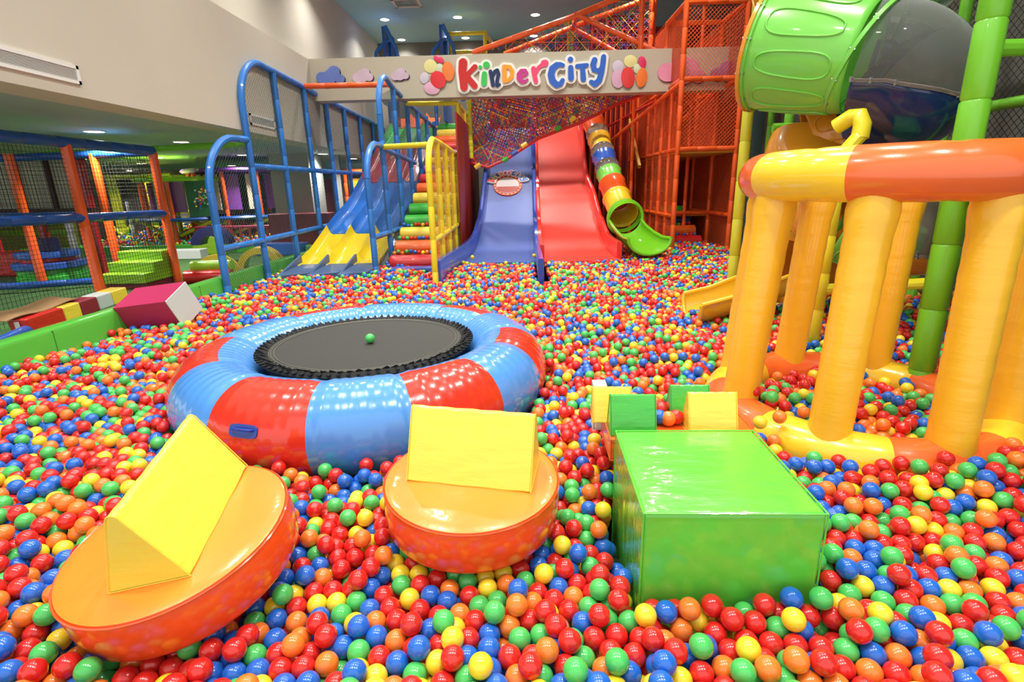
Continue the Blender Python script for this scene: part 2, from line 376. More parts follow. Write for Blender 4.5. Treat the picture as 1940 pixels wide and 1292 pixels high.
# ------------------------------------------------------------------ orange discs with yellow prisms (two rockers)
def rotm(rx, ry, rz): return Matrix.Rotation(math.radians(rz), 3, 'Z')@Matrix.Rotation(math.radians(ry), 3, 'Y')@Matrix.Rotation(math.radians(rx), 3, 'X')
SOLIDS = []
def foam_disc(c, r, h, R, lab):
    t = thing('foam_disc', lab, 'foam disc', c)
    c = Vector(c); k = .018; lo = .74
    MB().lathe([(.001, h+.006), (r*.5, h+.008), (r*.85, h+.002), (r-k, h-.002), (r-k*.3, h-.006)], c, M_disc, 72, R).build('top_cover', t)
    prof = [(r-k*.3, h-.006), (r, h-k), (r+.004, h*.5), (r-.004, .02), (r-k, 0), (.001, 0)]
    MB().lathe(prof, c, M_discs, 72, R).build('side_cover', t)
    # welt along the upper edge and a seam on the side
    MB().sweep([c+R@Vector((r*1.002*math.cos(a), r*1.002*math.sin(a), h-.012)) for a in np.linspace(0, 2*PI, 73)[:-1]], .004, M_discs, 5, closed=True).build('piping', t)
    SOLIDS.append(('cyl', c, R, r, h)); return t
def foam_prism(a0, a1, w, h, R, c, m, lab, group=None, top=.02, name='foam_prism', cat='foam prism'):
    """triangular bar: local axis x from a0 to a1, base width w, height h, rounded ridge"""
    pts = [(-w/2, 0), (w/2, 0)]+[(top*.9*math.cos(q)*1.0, h-top+top*math.sin(q)) for q in np.linspace(.5, PI-.5, 7)]
    c = Vector(c); t = thing(name, lab, cat, c, group)
    ns = 14; vs = []; n = len(pts)
    for i in range(ns+1):
        x = a0+(a1-a0)*i/ns; f = 1+.012*math.sin(i*1.3)+(.02*math.sin(PI*i/ns))
        vs += [c+R@Vector((x, u*f, v*(1+.006*math.sin(i*2.1)))) for u, v in pts]
    fs = [(i*n+j, i*n+(j+1) % n, (i+1)*n+(j+1) % n, (i+1)*n+j) for i in range(ns) for j in range(n)]+[tuple(range(n))[::-1], tuple(ns*n+j for j in range(n))]
    o = MB().add(vs, fs, m).build('cover', t, bevel=.006)
    for x in (a0, a1):
        sm = MB()
        for (u0, v0), (u1, v1) in zip(pts, pts[1:]+pts[:1]): sm.sweep([c+R@Vector((x, u0*1.015, v0)), c+R@Vector((x, u1*1.015, v1))], .0022, m, 5)
        sm.build('seam', t)
    SOLIDS.append(('box', c+R@Vector(((a0+a1)/2, 0, h/2)), R, (a1-a0, w, h))); return t
D1 = rotm(8.5, -7, 0); c1 = Vector((-1.185, 1.565, .435)); foam_disc(c1, .36, .18, D1, 'large orange foam disc at lower left, tilted toward the camera in the balls')
foam_prism(-.27, .28, .24, .27, D1@rotm(0, 0, 98), c1+D1@Vector((.018, .035, .186)), M_prism, 'yellow foam prism standing diagonally on the tilted left orange disc')
D2 = rotm(3, 1, 0); c2 = Vector((-.225, 1.885, .43)); foam_disc(c2, .345, .19, D2, 'orange foam disc sitting level in the balls in front of the trampoline')
foam_prism(-.245, .245, .24, .27, D2@rotm(0, 0, -9), c2+D2@Vector((.01, .03, .196)), M_prism, 'yellow foam prism lying across the middle orange disc, broad side to camera')
# ------------------------------------------------------------------ green block and orange board with small prisms
def soft_box(name, lo, hi, R, c, m, lab, cat, bev=.014, parts=None, puff=.0, group=None):
    """foam block in a vinyl cover: slightly bulged faces, seams on the edges"""
    c = Vector(c); t = thing(name, lab, cat, c, group); bm = bmesh.new(); bmesh.ops.create_cube(bm, size=2)
    bmesh.ops.subdivide_edges(bm, edges=bm.edges, cuts=7, use_grid_fill=True)
    lo = Vector(lo); hi = Vector(hi); ce = (lo+hi)/2; hf = (hi-lo)/2; vs = []
    for v in bm.verts:
        p = v.co.copy(); q = p.copy()
        for a in range(3):
            b1, b2 = (a+1) % 3, (a+2) % 3
            if abs(abs(p[a])-1) < 1e-4: q[a] *= 1+puff/max(hf[a], .01)*(1-p[b1]**2)*(1-p[b2]**2)
        v.co = c+R@(ce+Vector((q[i]*hf[i] for i in range(3))))
    mb = MB(); mb.add([v.co for v in bm.verts], [tuple(v.index for v in f.verts) for f in bm.faces] if not bm.verts.index_update() else [], m); bm.free()
    mb.build('cover', t, bevel=bev)
    sm = MB(); C = [Vector((x, y, z)) for x in (lo.x, hi.x) for y in (lo.y, hi.y) for z in (lo.z, hi.z)]
    for i in range(8):
        for k in (1, 2, 4):
            j = i ^ k
            if j > i: sm.sweep([c+R@(C[i]*.999), c+R@(C[j]*.999)], .0035, m, 6)
    sm.build('piping', t); SOLIDS.append(('box', c+R@ce, R, tuple(hf*2))); return t
GB = rotm(0, 0, -1.2)
soft_box('foam_block', (-.29, -.30, -.45), (.29, .30, .235), GB, (.668, 1.775, .47), M_block, 'large bright green foam block with a wrinkled glossy top in the foreground balls', 'foam block', puff=.006)
soft_box('foam_board', (-.325, -.08, -.1), (.325, .30, .0), GB, (.695, 2.18, .65), M_for, 'orange foam board behind the green block carrying small prisms and loose balls', 'foam block', bev=.01)
zb = .65
foam_prism(-.10, .10, .13, .175, rotm(0, 0, -2), (.475, 2.2, zb), M_fgr, 'small green foam prism on the orange board, front left', 'small prisms on the orange board', top=.012)
foam_prism(-.105, .105, .14, .18, rotm(0, 0, -2), (.825, 2.2, zb), M_fye, 'small yellow foam prism on the orange board, front right with a bright glare', 'small prisms on the orange board', top=.012)
foam_prism(-.09, .09, .12, .16, rotm(0, 0, -2), (.405, 2.335, zb), M_fye, 'small yellow foam prism mostly hidden behind the left green prism', 'small prisms on the orange board', top=.012)
foam_prism(-.09, .09, .12, .16, rotm(0, 0, -2), (.77, 2.345, zb), M_fgr, 'small green foam prism mostly hidden behind the front right yellow prism', 'small prisms on the orange board', top=.012)
soft_box('foam_block', (-.03, -.04, -.1), (.03, .04, .13), GB, (.365, 2.46, zb), M_fwhite, 'small white foam block at the far left end of the orange board', 'foam block', bev=.008)
# ------------------------------------------------------------------ magenta and white cube leaning on the pit wall
def cube_from(P0, ex, ey, ez, m, mw, lab):
    P0 = Vector(P0); t = thing('foam_cube', lab, 'foam cube', P0)
    C = [P0+ex*x+ey*y+ez*z for x in (0, 1) for y in (0, 1) for z in (0, 1)]
    a = MB().add(C, [(0, 1, 3, 2), (0, 4, 5, 1), (2, 3, 7, 6), (0, 2, 6, 4), (1, 5, 7, 3)], m); a.build('cover', t, smooth=False)
    e = ex.normalized()*.012
    p = MB().add([c for c in C[4:]]+[c+e for c in C[4:]], [(0, 1, 3, 2), (4, 6, 7, 5), (0, 4, 5, 1), (1, 5, 7, 3), (3, 7, 6, 2), (2, 6, 4, 0)], mw); p.build('end_panel', t, smooth=False, bevel=.004)
    t.location = P0
# corners seen in the photo: lower front, left, top, right
A = atZ(343, 620, .46)
ex = Vector((.0, 0, 0))
cube = None
def leaning_cube():
    P = Vector((-3.582, 5.088, .708)); ex = Vector((-.987, .103, -.12)).normalized(); ey = Vector((.049, .921, .387)); ey = (ey-ex*ey.dot(ex)).normalized(); ez = ex.cross(ey)
    a, b, c = .60, .37, .345
    Q = P+ez*c+ex*a                                   # far lower corner; the pale end faces +x
    cube_from(Q, -ex*a, ey*b, -ez*c, M_fmag, M_fwhite, 'magenta foam cube with a pale grey end leaning on the green pit wall')
    SOLIDS.append(('box', P+ex*a/2+ey*b/2+ez*c/2, Matrix((ex, ey, ez)).transposed(), (a, b, c)))
leaning_cube()
# ------------------------------------------------------------------ golden inflatable with eight posts
IC = Vector((2.03, 3.05, 0)); IB = Vector((1.99, 3.05, 0)); RT, RB = .665, .71
it = thing('inflatable_arena', 'tall golden yellow inflatable with ring tube on leaning posts at right', 'inflatable', (IC.x, IC.y, .3))
offs = [184, 139, 94, 49, 8, -36, -86, -129]
def ring(c, R, r, z, segc, n=160, ripple=.012):
    mb = MB(); P = [(c.x+R*math.cos(2*PI*i/n), c.y+R*math.sin(2*PI*i/n), z) for i in range(n)]; rr = []
    for i in range(n):
        a = 360*i/n; dm = min(abs((a-e+180) % 360-180) for e in [x+22.5 for x in offs]); rr.append(r*(1-ripple*3*math.exp(-(dm/2.5)**2)))
    mb.sweep(P, rr, None, 28, closed=True, up=(0, 0, 1), mf=lambda i, j: segc((i+.5)*360/n, j)); return mb
def topc(a, j):
    a = (a+180) % 360-180
    return M_io if (-137 < a < -58 or a > 165 or a < -177) else M_iyt
ring(IC, RT, .128, 1.745, topc).build('top_ring', it)
ring(IB, RB, .14, .365, lambda a, j: M_io if int(((a-offs[0]+22) % 360)//45) % 2 == 0 else M_iyt).build('base_ring', it)
for a in offs:
    a = math.radians(a); p = Vector((IB.x+RB*math.cos(a), IB.y+RB*math.sin(a), .30)); q = Vector((IC.x+RT*.97*math.cos(a), IC.y+RT*.97*math.sin(a), 1.70))
    P = [p.lerp(q, k/24) for k in range(25)]; R = [.099+.022*math.exp(-(k/24*1.3)**2/.012)+.012*math.exp(-((1-k/24)*1.3-.12)**2/.004)+.0015*math.sin(k*2.7) for k in range(25)]
    MB().sweep(P, R, M_iy, 24).build('post', it)
for a, R0, z in ():
    a = math.radians(a); MB().lathe([(.001, .012), (.02, .012), (.022, 0)], (IC.x+R0*math.cos(a), IC.y+R0*math.sin(a), z), M_iyt, 16).build('valve', it)
p = atZ(1848, 271, 1.905) if False else Vector((IC.x+RT*math.cos(math.radians(-55)), IC.y+RT*math.sin(math.radians(-55)), 1.87))
MB().lathe([(.001, .014), (.03, .012), (.034, 0)], p, M_white, 18).build('valve', it)
#@@BACK
# ------------------------------------------------------------------ blue arched net frames beside the wave slide
def frame(name, lab, X, start, posts, rails, mats, netm, archs, nets, r=.05):
    t = thing(name, lab, 'net fence', (X, start, .3))
    for (y, z0, z1) in posts: MB().pipe([(X, y, z0), (X, y, z1)], r, mats[0]).build('post', t)
    for P in archs: MB().pipe(P, r, mats[0], seg=.3).build('arched_pipe', t)
    for P in rails: MB().pipe(P, r*.92, mats[1]).build('rail', t)
    for poly in nets: tag(MB().net(poly, .048, .0022, netm).build('net', t, smooth=False), kind=None)
    return t
X = -4.1
frame('net_fence', 'tall blue pipe net fence with two arched ends left of the wave slide', X, 7.1,
      [(7.13, .1, 1.75), (8.34, .1, 2.9), (9.54, .1, 3.66), (10.8, .1, 3.62), (11.95, .3, 3.58), (13.1, .8, 3.56), (14.3, 1.4, 3.54), (15.5, 1.8, 3.5), (16.7, 2.2, 3.5)],
      [[(X, 8.34, 2.12), (X, 16.7, 2.16)], [(X, 7.13, 1.0), (X, 12.2, 1.05)], [(X, 11.95, 3.58), (X, 16.7, 3.5)]],
      (M_pblue, M_pblue), M_netg,
      [[(X, 7.13, 1.75)]+arc((X, 8.0, 1.75), .8, PI, PI*.58, 8, (0, 1.09, 0), (0, 0, .93))+[(X, 8.34, 2.5)],
       [(X, 8.34, 2.9)]+arc((X, 9.1, 2.95), .76, PI, PI*.45, 9, (0, 1, 0), (0, 0, .95))+[(X, 9.54, 3.66), (X, 10.8, 3.63), (X, 11.95, 3.58)]],
      [[(X, 7.13, .4), (X, 8.34, .4), (X, 8.34, 2.45), (X, 7.7, 2.36), (X, 7.25, 2.05)], [(X, 8.34, .4), (X, 12.0, .4), (X, 12.0, 3.55), (X, 9.1, 3.62), (X, 8.45, 3.3)], [(X, 12.0, 1.0), (X, 16.7, 2.2), (X, 16.7, 3.5), (X, 12.0, 3.55)]])
X = -2.4
frame('net_fence', 'blue pipe frame with arched end between the wave slide and the roller stairs', X, 8.4,
      [(8.5, .1, 1.9), (9.6, .1, 2.95), (10.75, .1, 3.6), (11.95, .4, 3.5), (13.1, .9, 3.5), (14.3, 1.3, 3.5), (15.5, 1.8, 3.5), (16.7, 2.2, 3.5)],
      [[(X, 9.6, 2.42), (X, 12.4, 2.3)], [(X, 8.5, 1.0), (X, 10.6, 1.0)], [(X, 11.95, 3.5), (X, 16.7, 3.3)]], (M_pblue, M_pblue), M_netg,
      [[(X, 8.5, 1.9)]+arc((X, 9.3, 1.9), .72, PI, PI*.6, 7, (0, 1.1, 0), (0, 0, .8))+[(X, 9.6, 2.46)],
       [(X, 9.6, 2.95)]+arc((X, 10.25, 3.0), .64, PI, PI*.4, 9, (0, 1, 0), (0, 0, 1))+[(X, 10.75, 3.56), (X, 11.95, 3.5)]],
      [[(X, 8.5, .45), (X, 9.6, .45), (X, 9.6, 2.42), (X, 8.9, 2.3), (X, 8.5, 1.9)], [(X, 9.6, .45), (X, 10.75, .45), (X, 10.75, 3.55), (X, 9.8, 3.3)], [(X, 10.75, .45), (X, 16.7, 2.2), (X, 16.7, 3.3), (X, 10.75, 3.5)]])
X = -1.3
frame('net_fence', 'yellow pipe frame with golden net between the roller stairs and the blue slide', X, 7.7,
      [(7.68, .1, 1.95)]+[(7.68+k*.86, .1, 2.42-.0*k) for k in range(1, 5)]+[(11.7, .1, 3.4), (12.9, .1, 3.4), (14.1, .1, 3.4)],
      [[(X, 7.68, 1.0), (X, 11.7, 1.05)], [(X, 11.7, 3.4), (X, 14.1, 3.4)]], (M_pyel, M_pyel), M_nety,
      [[(X, 7.68, 1.95)]+arc((X, 8.3, 1.95), .62, PI, PI*.58, 7, (0, 1, 0), (0, 0, .78))+[(X, 8.9, 2.42), (X, 11.7, 2.36)]],
      [[(X, 7.68, .45), (X, 11.7, .45), (X, 11.7, 2.36), (X, 8.3, 2.42), (X, 7.68, 1.95)], [(X, 11.7, .45), (X, 14.1, .45), (X, 14.1, 3.4), (X, 11.7, 3.4)]], r=.045)
def pipe1(name, P, r, m, lab, cat='pipe', group=None, seg=.42): return one(name, MB().pipe(P, r, m, seg=seg), lab, cat, group)
pipe1('cross_pipe', [(-4.1, 10.8, 3.64), (-2.4, 10.75, 3.62)], .05, M_por, 'orange foam covered pipe spanning the wave slide in front of the beam')
pipe1('cross_pipe', [(-2.4, 9.6, 2.44), (-1.3, 9.0, 2.42)], .045, M_pyel, 'lower yellow crossbar over the foot of the roller stairs')
pipe1('cross_pipe', [(-2.4, 11.9, 3.45), (-1.3, 11.7, 3.4)], .045, M_pyel, 'upper yellow crossbar over the roller stairs just under the beam')
pipe1('cross_pipe', [(-4.1, 8.34, 2.44), (-7.2, 8.3, 2.36)], .045, M_pgr, 'lime green pipe running left from the blue arch under the low ceiling')
# arches of the slide launch seen above the beam
for xx, yy, lab in ((atY(712, 100, 15.5).x, 15.5, 'blue arched handrail with solid panel above the beam, left one'), (atY(820, 100, 15.5).x, 15.5, 'blue arched handrail with solid panel above the beam, right one')):
    t = thing('launch_handrail', lab, 'handrail', (xx, yy, 4.2))
    MB().pipe([(xx, yy, 3.4), (xx, yy, 5.2)]+arc((xx+.02, yy+.35, 5.25), .35, PI, PI*.35, 8, (0, 1, 0), (.9, 0, 1))+[(xx+.28, yy+.6, 4.2)], .05, M_pblue, seg=.3).build('arched_pipe', t)
    MB().span((xx+.2, yy, 3.5), (xx+.27, yy+1.2, 5.85), M_pdblue).build('panel', t, smooth=False)
    MB().pipe([(xx+.3, yy, 5.85), (xx+.55, yy-.0, 5.3), (xx+.75, yy, 4.0)], .05, M_pblue).build('brace', t)
t = thing('ceiling_railing', 'yellow square pipe railing near the ceiling behind the beam', 'railing', (-1.3, 16, 4.4))
for P in ([(-1.9, 16, 5.75), (-.95, 16, 5.75)], [(-1.9, 16, 5.3), (-.95, 16, 5.3)], [(-.95, 16, 4.0), (-.95, 16, 5.8)], [(-1.9, 16, 4.0), (-1.9, 16, 5.8)], [(-.95, 16, 5.75), (-.8, 17.2, 5.75)]): MB().pipe(P, .05, M_pyel).build('pipe', t)
# ------------------------------------------------------------------ wave slide (three lanes, bands of colour)
t = thing('wave_slide', 'glossy fibreglass wave slide with three lanes in yellow, blue, maroon and green bands', 'slide', (-3.2, 9.3, .4))
SY = [8.9, 9.4, 9.9, 10.4, 10.9, 11.5, 12.1, 12.7, 13.3, 13.9, 14.5, 15.1, 15.8, 16.5, 17.2, 18.0]
SZ = [.40, .44, .56, .74, .93, 1.12, 1.28, 1.50, 1.80, 2.05, 2.30, 2.58, 2.95, 3.20, 3.50, 3.9]
def slz(y):
    return float(np.interp(y, SY, SZ))
LX0, LX1 = -3.98, -2.5; LW = (LX1-LX0)/3
def lane_sec(n=36):
    out = []
    for i in range(n*3+1):
        u = i/n; k = u-math.floor(u) if i < n*3 else 1
        d = abs(k-.5)*2; out.append((LX0+u*LW, .17*max(0, (d-.55)/.45)**1.5 if d < 1 else .17))
    return out
sec = lane_sec(12)
def band(y0, y1, m, name='slide_bed', ny=16):
    vs = []; K = len(sec)
    for i in range(ny+1):
        y = y0+(y1-y0)*i/ny
        for (x, h) in sec: vs.append((x, y+(0 if abs(y-y0) > 1e-6 else -.25*(.17-h)), slz(y)+h))
    top = [(i*K+j, i*K+j+1, (i+1)*K+j+1, (i+1)*K+j) for i in range(ny) for j in range(K-1)]
    o = len(vs); vs += [(x, y, z-.05) for x, y, z in vs]; fs = top+[tuple(a+o for a in f) for f in top]
    for j in (0, K-1): fs += [(i*K+j, (i+1)*K+j, o+(i+1)*K+j, o+i*K+j) for i in range(ny)]
    for i in (0, ny): fs += [(i*K+j, i*K+j+1, o+i*K+j+1, o+i*K+j) for j in range(K-1)]
    return MB().add(vs, fs, m).build(name, t)
for (y0, y1, m, lb) in ((9.15, 10.85, M_wy, 'yellow foot of the slide'), (10.85, 13.6, M_wb, 'blue band of the slide'), (13.6, 15.6, M_wr, 'maroon band of the slide'), (15.6, 17.3, M_wg, 'green band of the slide'), (17.3, 18.0, M_wo, 'orange band of the slide')):
    tag(band(y0, y1, m), lb)
for k in range(3):
    x0 = LX0+k*LW+.02; pts = [(x0-.0, 8.3), (x0+LW-.06, 8.55), (x0+LW-.06, 9.3), (x0, 9.3)]
    mb = MB(); zs = lambda y: .40 if y < 8.6 else .60
    vs = [(x, y, .3) for x, y in pts]+[(x, y, .46 if y < 8.9 else .50) for x, y in pts]
    mb.add(vs, [(3, 2, 1, 0), (4, 5, 6, 7), (0, 1, 5, 4), (1, 2, 6, 5), (2, 3, 7, 6), (3, 0, 4, 7)], M_mat)
    vs = [(x0-.02, 8.35, .3), (x0-.02, 9.35, .3), (x0-.02, 9.35, .66), (x0-.02, 8.35, .44), (x0+.02, 8.35, .3), (x0+.02, 9.35, .3), (x0+.02, 9.35, .66), (x0+.02, 8.35, .44)]
    mb.add(vs, [(0, 1, 2, 3), (7, 6, 5, 4), (0, 4, 5, 1), (1, 5, 6, 2), (2, 6, 7, 3), (3, 7, 4, 0)], M_mat)
    mb.build('crash_mat', t, bevel=.01)
# ------------------------------------------------------------------ roller stairs
def rollers(lab, x0, x1, items, r, lean=0.):
    t = thing('roller_stairs', lab, 'stairs', ((x0+x1)/2, items[0][0], .4))
    for (y, z, m) in items:
        R = Matrix.Rotation(PI/2, 3, 'Y'); q = r*1.0; L = x1-x0+lean*(y-items[0][0])
        mb = MB(); mb.lathe([(.001, 0), (q-.02, 0), (q, .02), (q, L-.02), (q-.02, L), (.001, L)], (x0, y, z), m, 20, R)
        mb.build('roller', t)
        MB().span((x0, y+.0, z-.34), (x1, y+.05, z), M_dark).build('riser', t, smooth=False)
    return t
ys = np.linspace(9.1, 15.8, 15); zr = np.linspace(.52, 3.35, 15)
cm = [M_fred, M_for, M_fye, M_fgr, M_fgr, M_fye, M_for, M_fred, M_fpu, M_fye, M_fpu, M_fred, M_for, M_fye, M_fgr]
rollers('staircase of coloured foam rollers climbing between the blue and the yellow net frames', -2.3, -1.38, [(float(y), float(z), m) for y, z, m in zip(ys, zr, cm)], .13)
MB()
one('foam_mat', MB().box((-1.85, 8.75, .46), (.7, .25, .06), M_fbl), 'small blue foam pad half buried in balls at the foot of the roller stairs', 'foam mat', bevel=.01)
# ------------------------------------------------------------------ twin slides
PROF = [(7.45, .42), (9.6, .42), (10.7, .46), (11.2, .60), (11.8, 1.0), (12.3, 1.38), (12.7, 1.58), (13.05, 1.78), (13.6, 2.35), (14.1, 2.92), (14.45, 3.17), (14.7, 3.22), (15.4, 3.22)]
PROFB = [(7.45, .42), (9.6, .42), (10.7, .46), (11.2, .60), (11.8, .96), (12.4, 1.42), (13.0, 1.92), (13.6, 2.42), (14.1, 2.86), (14.45, 3.12), (14.7, 3.2), (15.4, 3.2)]
def catm(P, n=6):
    out = []
    for i in range(len(P)-1):
        p = [np.array(P[max(0, min(len(P)-1, i+k))], float) for k in (-1, 0, 1, 2)]
        for j in range(n):
            t = j/n; out.append(tuple(.5*((2*p[1])+(-p[0]+p[2])*t+(2*p[0]-5*p[1]+4*p[2]-p[3])*t*t+(-p[0]+3*p[1]-3*p[2]+p[3])*t**3)))
    out.append(tuple(P[-1])); return out
def slide(lab, xl, xr, y0, bed, side, wl, wr, PROF, name='giant_slide'):
    t = thing(name, lab, 'slide', ((xl(9)+xr(9))/2, 10.5, .4)); P = [p for p in catm(PROF) if p[0] >= y0[2]]
    vs = []
    for y, z in P: vs += [(xl(y), y, z), (xr(y), y, z), (xr(y), y, z-.06), (xl(y), y, z-.06)]
    n = len(P); fs = [(i*4+j, i*4+(j+1) % 4, (i+1)*4+(j+1) % 4, (i+1)*4+j) for i in range(n-1) for j in range(4)]+[(0, 1, 2, 3), tuple(4*n-4+j for j in (3, 2, 1, 0))]
    MB().add(vs, fs, bed).build('slide_bed', t, auto=60)
    for s_, (fx, ys_, m) in enumerate(((xl, y0[0], wl), (xr, y0[1], wr))):
        if m is None: continue
        Q = [p for p in catm(PROF) if p[0] >= ys_]; vs = []; w = .045
        for y, z in Q:
            h = .30 if y < 11.5 else .24; x = fx(y); vs += [(x-w, y, z-.1), (x+w, y, z-.1), (x+w, y, z+h-.02), (x+w-.015, y, z+h), (x-w+.015, y, z+h), (x-w, y, z+h-.02)]
        n = len(Q); fs = [(i*6+j, i*6+(j+1) % 6, (i+1)*6+(j+1) % 6, (i+1)*6+j) for i in range(n-1) for j in range(6)]+[tuple(range(6)), tuple(6*n-6+j for j in range(6))[::-1]]
        MB().add(vs, fs, m).build('side_wall', t, auto=50)
    return t
def fxl(y): return float(np.interp(y, [7.5, 8.6, 10.5, 11.2, 12.0, 13.0, 15], [-1.27, -1.24, -1.10, -1.0, -.92, -.86, -.84]))
def fxm(y): return float(np.interp(y, [7.5, 15], [.27, .30]))
def fxr(y): return float(np.interp(y, [9.0, 10.3, 11, 12, 12.6, 13.2, 15.4], [1.78, 1.76, 1.72, 1.62, 1.56, 1.50, 1.48]))
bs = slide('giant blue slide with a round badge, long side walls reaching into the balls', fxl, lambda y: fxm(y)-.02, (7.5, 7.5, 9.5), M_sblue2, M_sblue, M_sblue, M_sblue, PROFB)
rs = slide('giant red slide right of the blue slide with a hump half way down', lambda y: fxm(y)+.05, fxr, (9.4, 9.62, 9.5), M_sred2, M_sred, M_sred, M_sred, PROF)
# platform at the top
t = thing('slide_platform', 'maroon brown platform wall and opening above the giant slides', 'platform', (.4, 15.5, 3.2))
MB().span((-.95, 15.35, 3.1), (1.75, 16.6, 3.2), M_brown).build('deck', t, smooth=False)
MB().span((-.95, 16.6, 3.2), (1.75, 16.65, 5.0), M_brown).build('back_panel', t, smooth=False)
MB().span((-.95, 14.75, 0), (1.75, 14.8, 3.1), M_dark).build('front_panel', t, smooth=False)
MB().span((-1.24, 10.6, 0), (-1.21, 15.3, 3.1), M_redpanel).build('side_panel', t, smooth=False)
for x in (1.25, 1.35): MB().pipe([(x, 15.3, 3.2), (x, 15.3, 5.9)], .04, M_plem).build('post', t)
MB().pipe([(1.3, 15.0, 4.2), (2.6, 15.0, 4.2)], .05, M_plem).build('rail', t)
# purple padded post between the nets and slides
pipe1('padded_post', [(.28, 14.5, 3.2), (.28, 14.5, 4.3)], .07, M_fpu, 'purple padded post at the top between the blue and red slides', 'post')
# ------------------------------------------------------------------ lettering
def caps(mb, P, w, z0, z1, m, F, eps=0):
    """rounded stroke: capsule outline per segment, extruded"""
    for k, (p, q) in enumerate(zip(P[:-1], P[1:])):
        wa, wb = (w if not isinstance(w, (list, tuple)) else w[k]), (w if not isinstance(w, (list, tuple)) else w[k+1])
        a = math.atan2(q[1]-p[1], q[0]-p[0]); pts = [(p[0]+wa*math.cos(a+PI/2+PI*i/10), p[1]+wa*math.sin(a+PI/2+PI*i/10)) for i in range(11)]+[(q[0]+wb*math.cos(a-PI/2+PI*i/10), q[1]+wb*math.sin(a-PI/2+PI*i/10)) for i in range(11)]
        zz = z1+eps*k
        mb.prism(pts, lambda u, v: F(u, v, z0), lambda u, v: F(u, v, zz), m)
LET = [('K', (200, 36, 34), [([(684, 412), (680, 470), (690, 575)], [28, 26, 24]), ([(762, 440), (735, 468), (705, 498)], [17, 15, 14]), ([(706, 500), (735, 535), (760, 565)], [18, 20, 20])]),
       ('i', (60, 196, 88), [([(796, 441), (798, 442)], 11), ([(836, 427), (838, 428)], 21), ([(824, 485), (821, 548)], [16, 19])]),
       ('n', (28, 44, 92), [([(864, 472), (872, 510), (880, 560)], 13), ([(880, 500), (892, 470), (908, 464), (917, 490), (908, 530), (908, 562), (925, 556)], [10, 11, 13, 12, 12, 13, 7])]),
       ('D', (250, 160, 46), [([(954, 440), (956, 490), (956, 530)], 15), ([(962, 440), (990, 442), (1007, 470), (1003, 505), (985, 525), (962, 531)], 13)]),
       ('e', (196, 56, 140), [([(1062, 508), (1095, 494), (1103, 482)], 9), ([(1103, 482), (1090, 466), (1066, 468), (1050, 490), (1050, 518), (1068, 538), (1092, 536), (1106, 524)], [10, 13, 14, 15, 15, 14, 11, 8])]),
       ('r', (240, 74, 120), [([(1146, 452), (1152, 495), (1162, 535)], [16, 15, 14]), ([(1160, 478), (1178, 446), (1200, 428)], 12), ([(1214, 418), (1222, 416)], 22)]),
       ('C', (48, 100, 200), [([(1338, 430), (1322, 424), (1298, 428), (1270, 452), (1260, 492), (1270, 532), (1296, 558), (1324, 552), (1336, 528)], [13, 14, 19, 22, 22, 22, 20, 16, 14])]),
       ('i', (48, 100, 200), [([(1387, 391), (1388, 392)], 17), ([(1389, 445), (1391, 514)], [17, 19])]),
       ('T', (48, 100, 200), [([(1432, 436), (1494, 430)], 14), ([(1466, 440), (1472, 520)], [15, 18])]),
       ('y', (48, 100, 200), [([(1546, 395), (1536, 425), (1542, 458), (1566, 468), (1590, 448)], [18, 19, 17, 14, 12]), ([(1605, 374), (1600, 420), (1590, 480), (1575, 530), (1548, 554), (1524, 540)], [16, 17, 18, 19, 19, 15])])]
def sx(u, v): return atY(680+u/3.464, v/3.464, 11.36)
t = thing('wall_sign', 'sign reading Kindercity in bubbly coloured letters with white edging on the beige beam', 'sign', sx(1140, 480))
o0 = sx(640, 600)
def FS(u, v, d): p = sx(u, v); return Vector((p.x, 11.40-d, p.z))
for mm, ext, nm in ((mat('white acrylic', (240, 238, 232), .4), 17, 'backing'),):
    mb = MB()
    for gi, (ch, c, st) in enumerate(LET):
        for si, (P, ww) in enumerate(st): caps(mb, P, [x+ext for x in ww] if isinstance(ww, list) else ww+ext, .0, .045+.0006*gi+.0002*si, mm, FS, .00003)
    mb.build(nm, t, smooth=False)
for gi, (ch, c, st) in enumerate(LET):
    mm = mat('letter colour %d %d %d' % c, c, .4); mb = MB()
    for si, (P, ww) in enumerate(st): caps(mb, P, ww, .03, .072+.0003*si, mm, FS, .00004)
    tag(mb.build('letter', t, smooth=False), '%s letter %s' % ({(200, 36, 34): 'red', (60, 196, 88): 'green', (28, 44, 92): 'navy', (250, 160, 46): 'orange', (196, 56, 140): 'purple pink', (240, 74, 120): 'pink', (48, 100, 200): 'blue'}[c], ch))
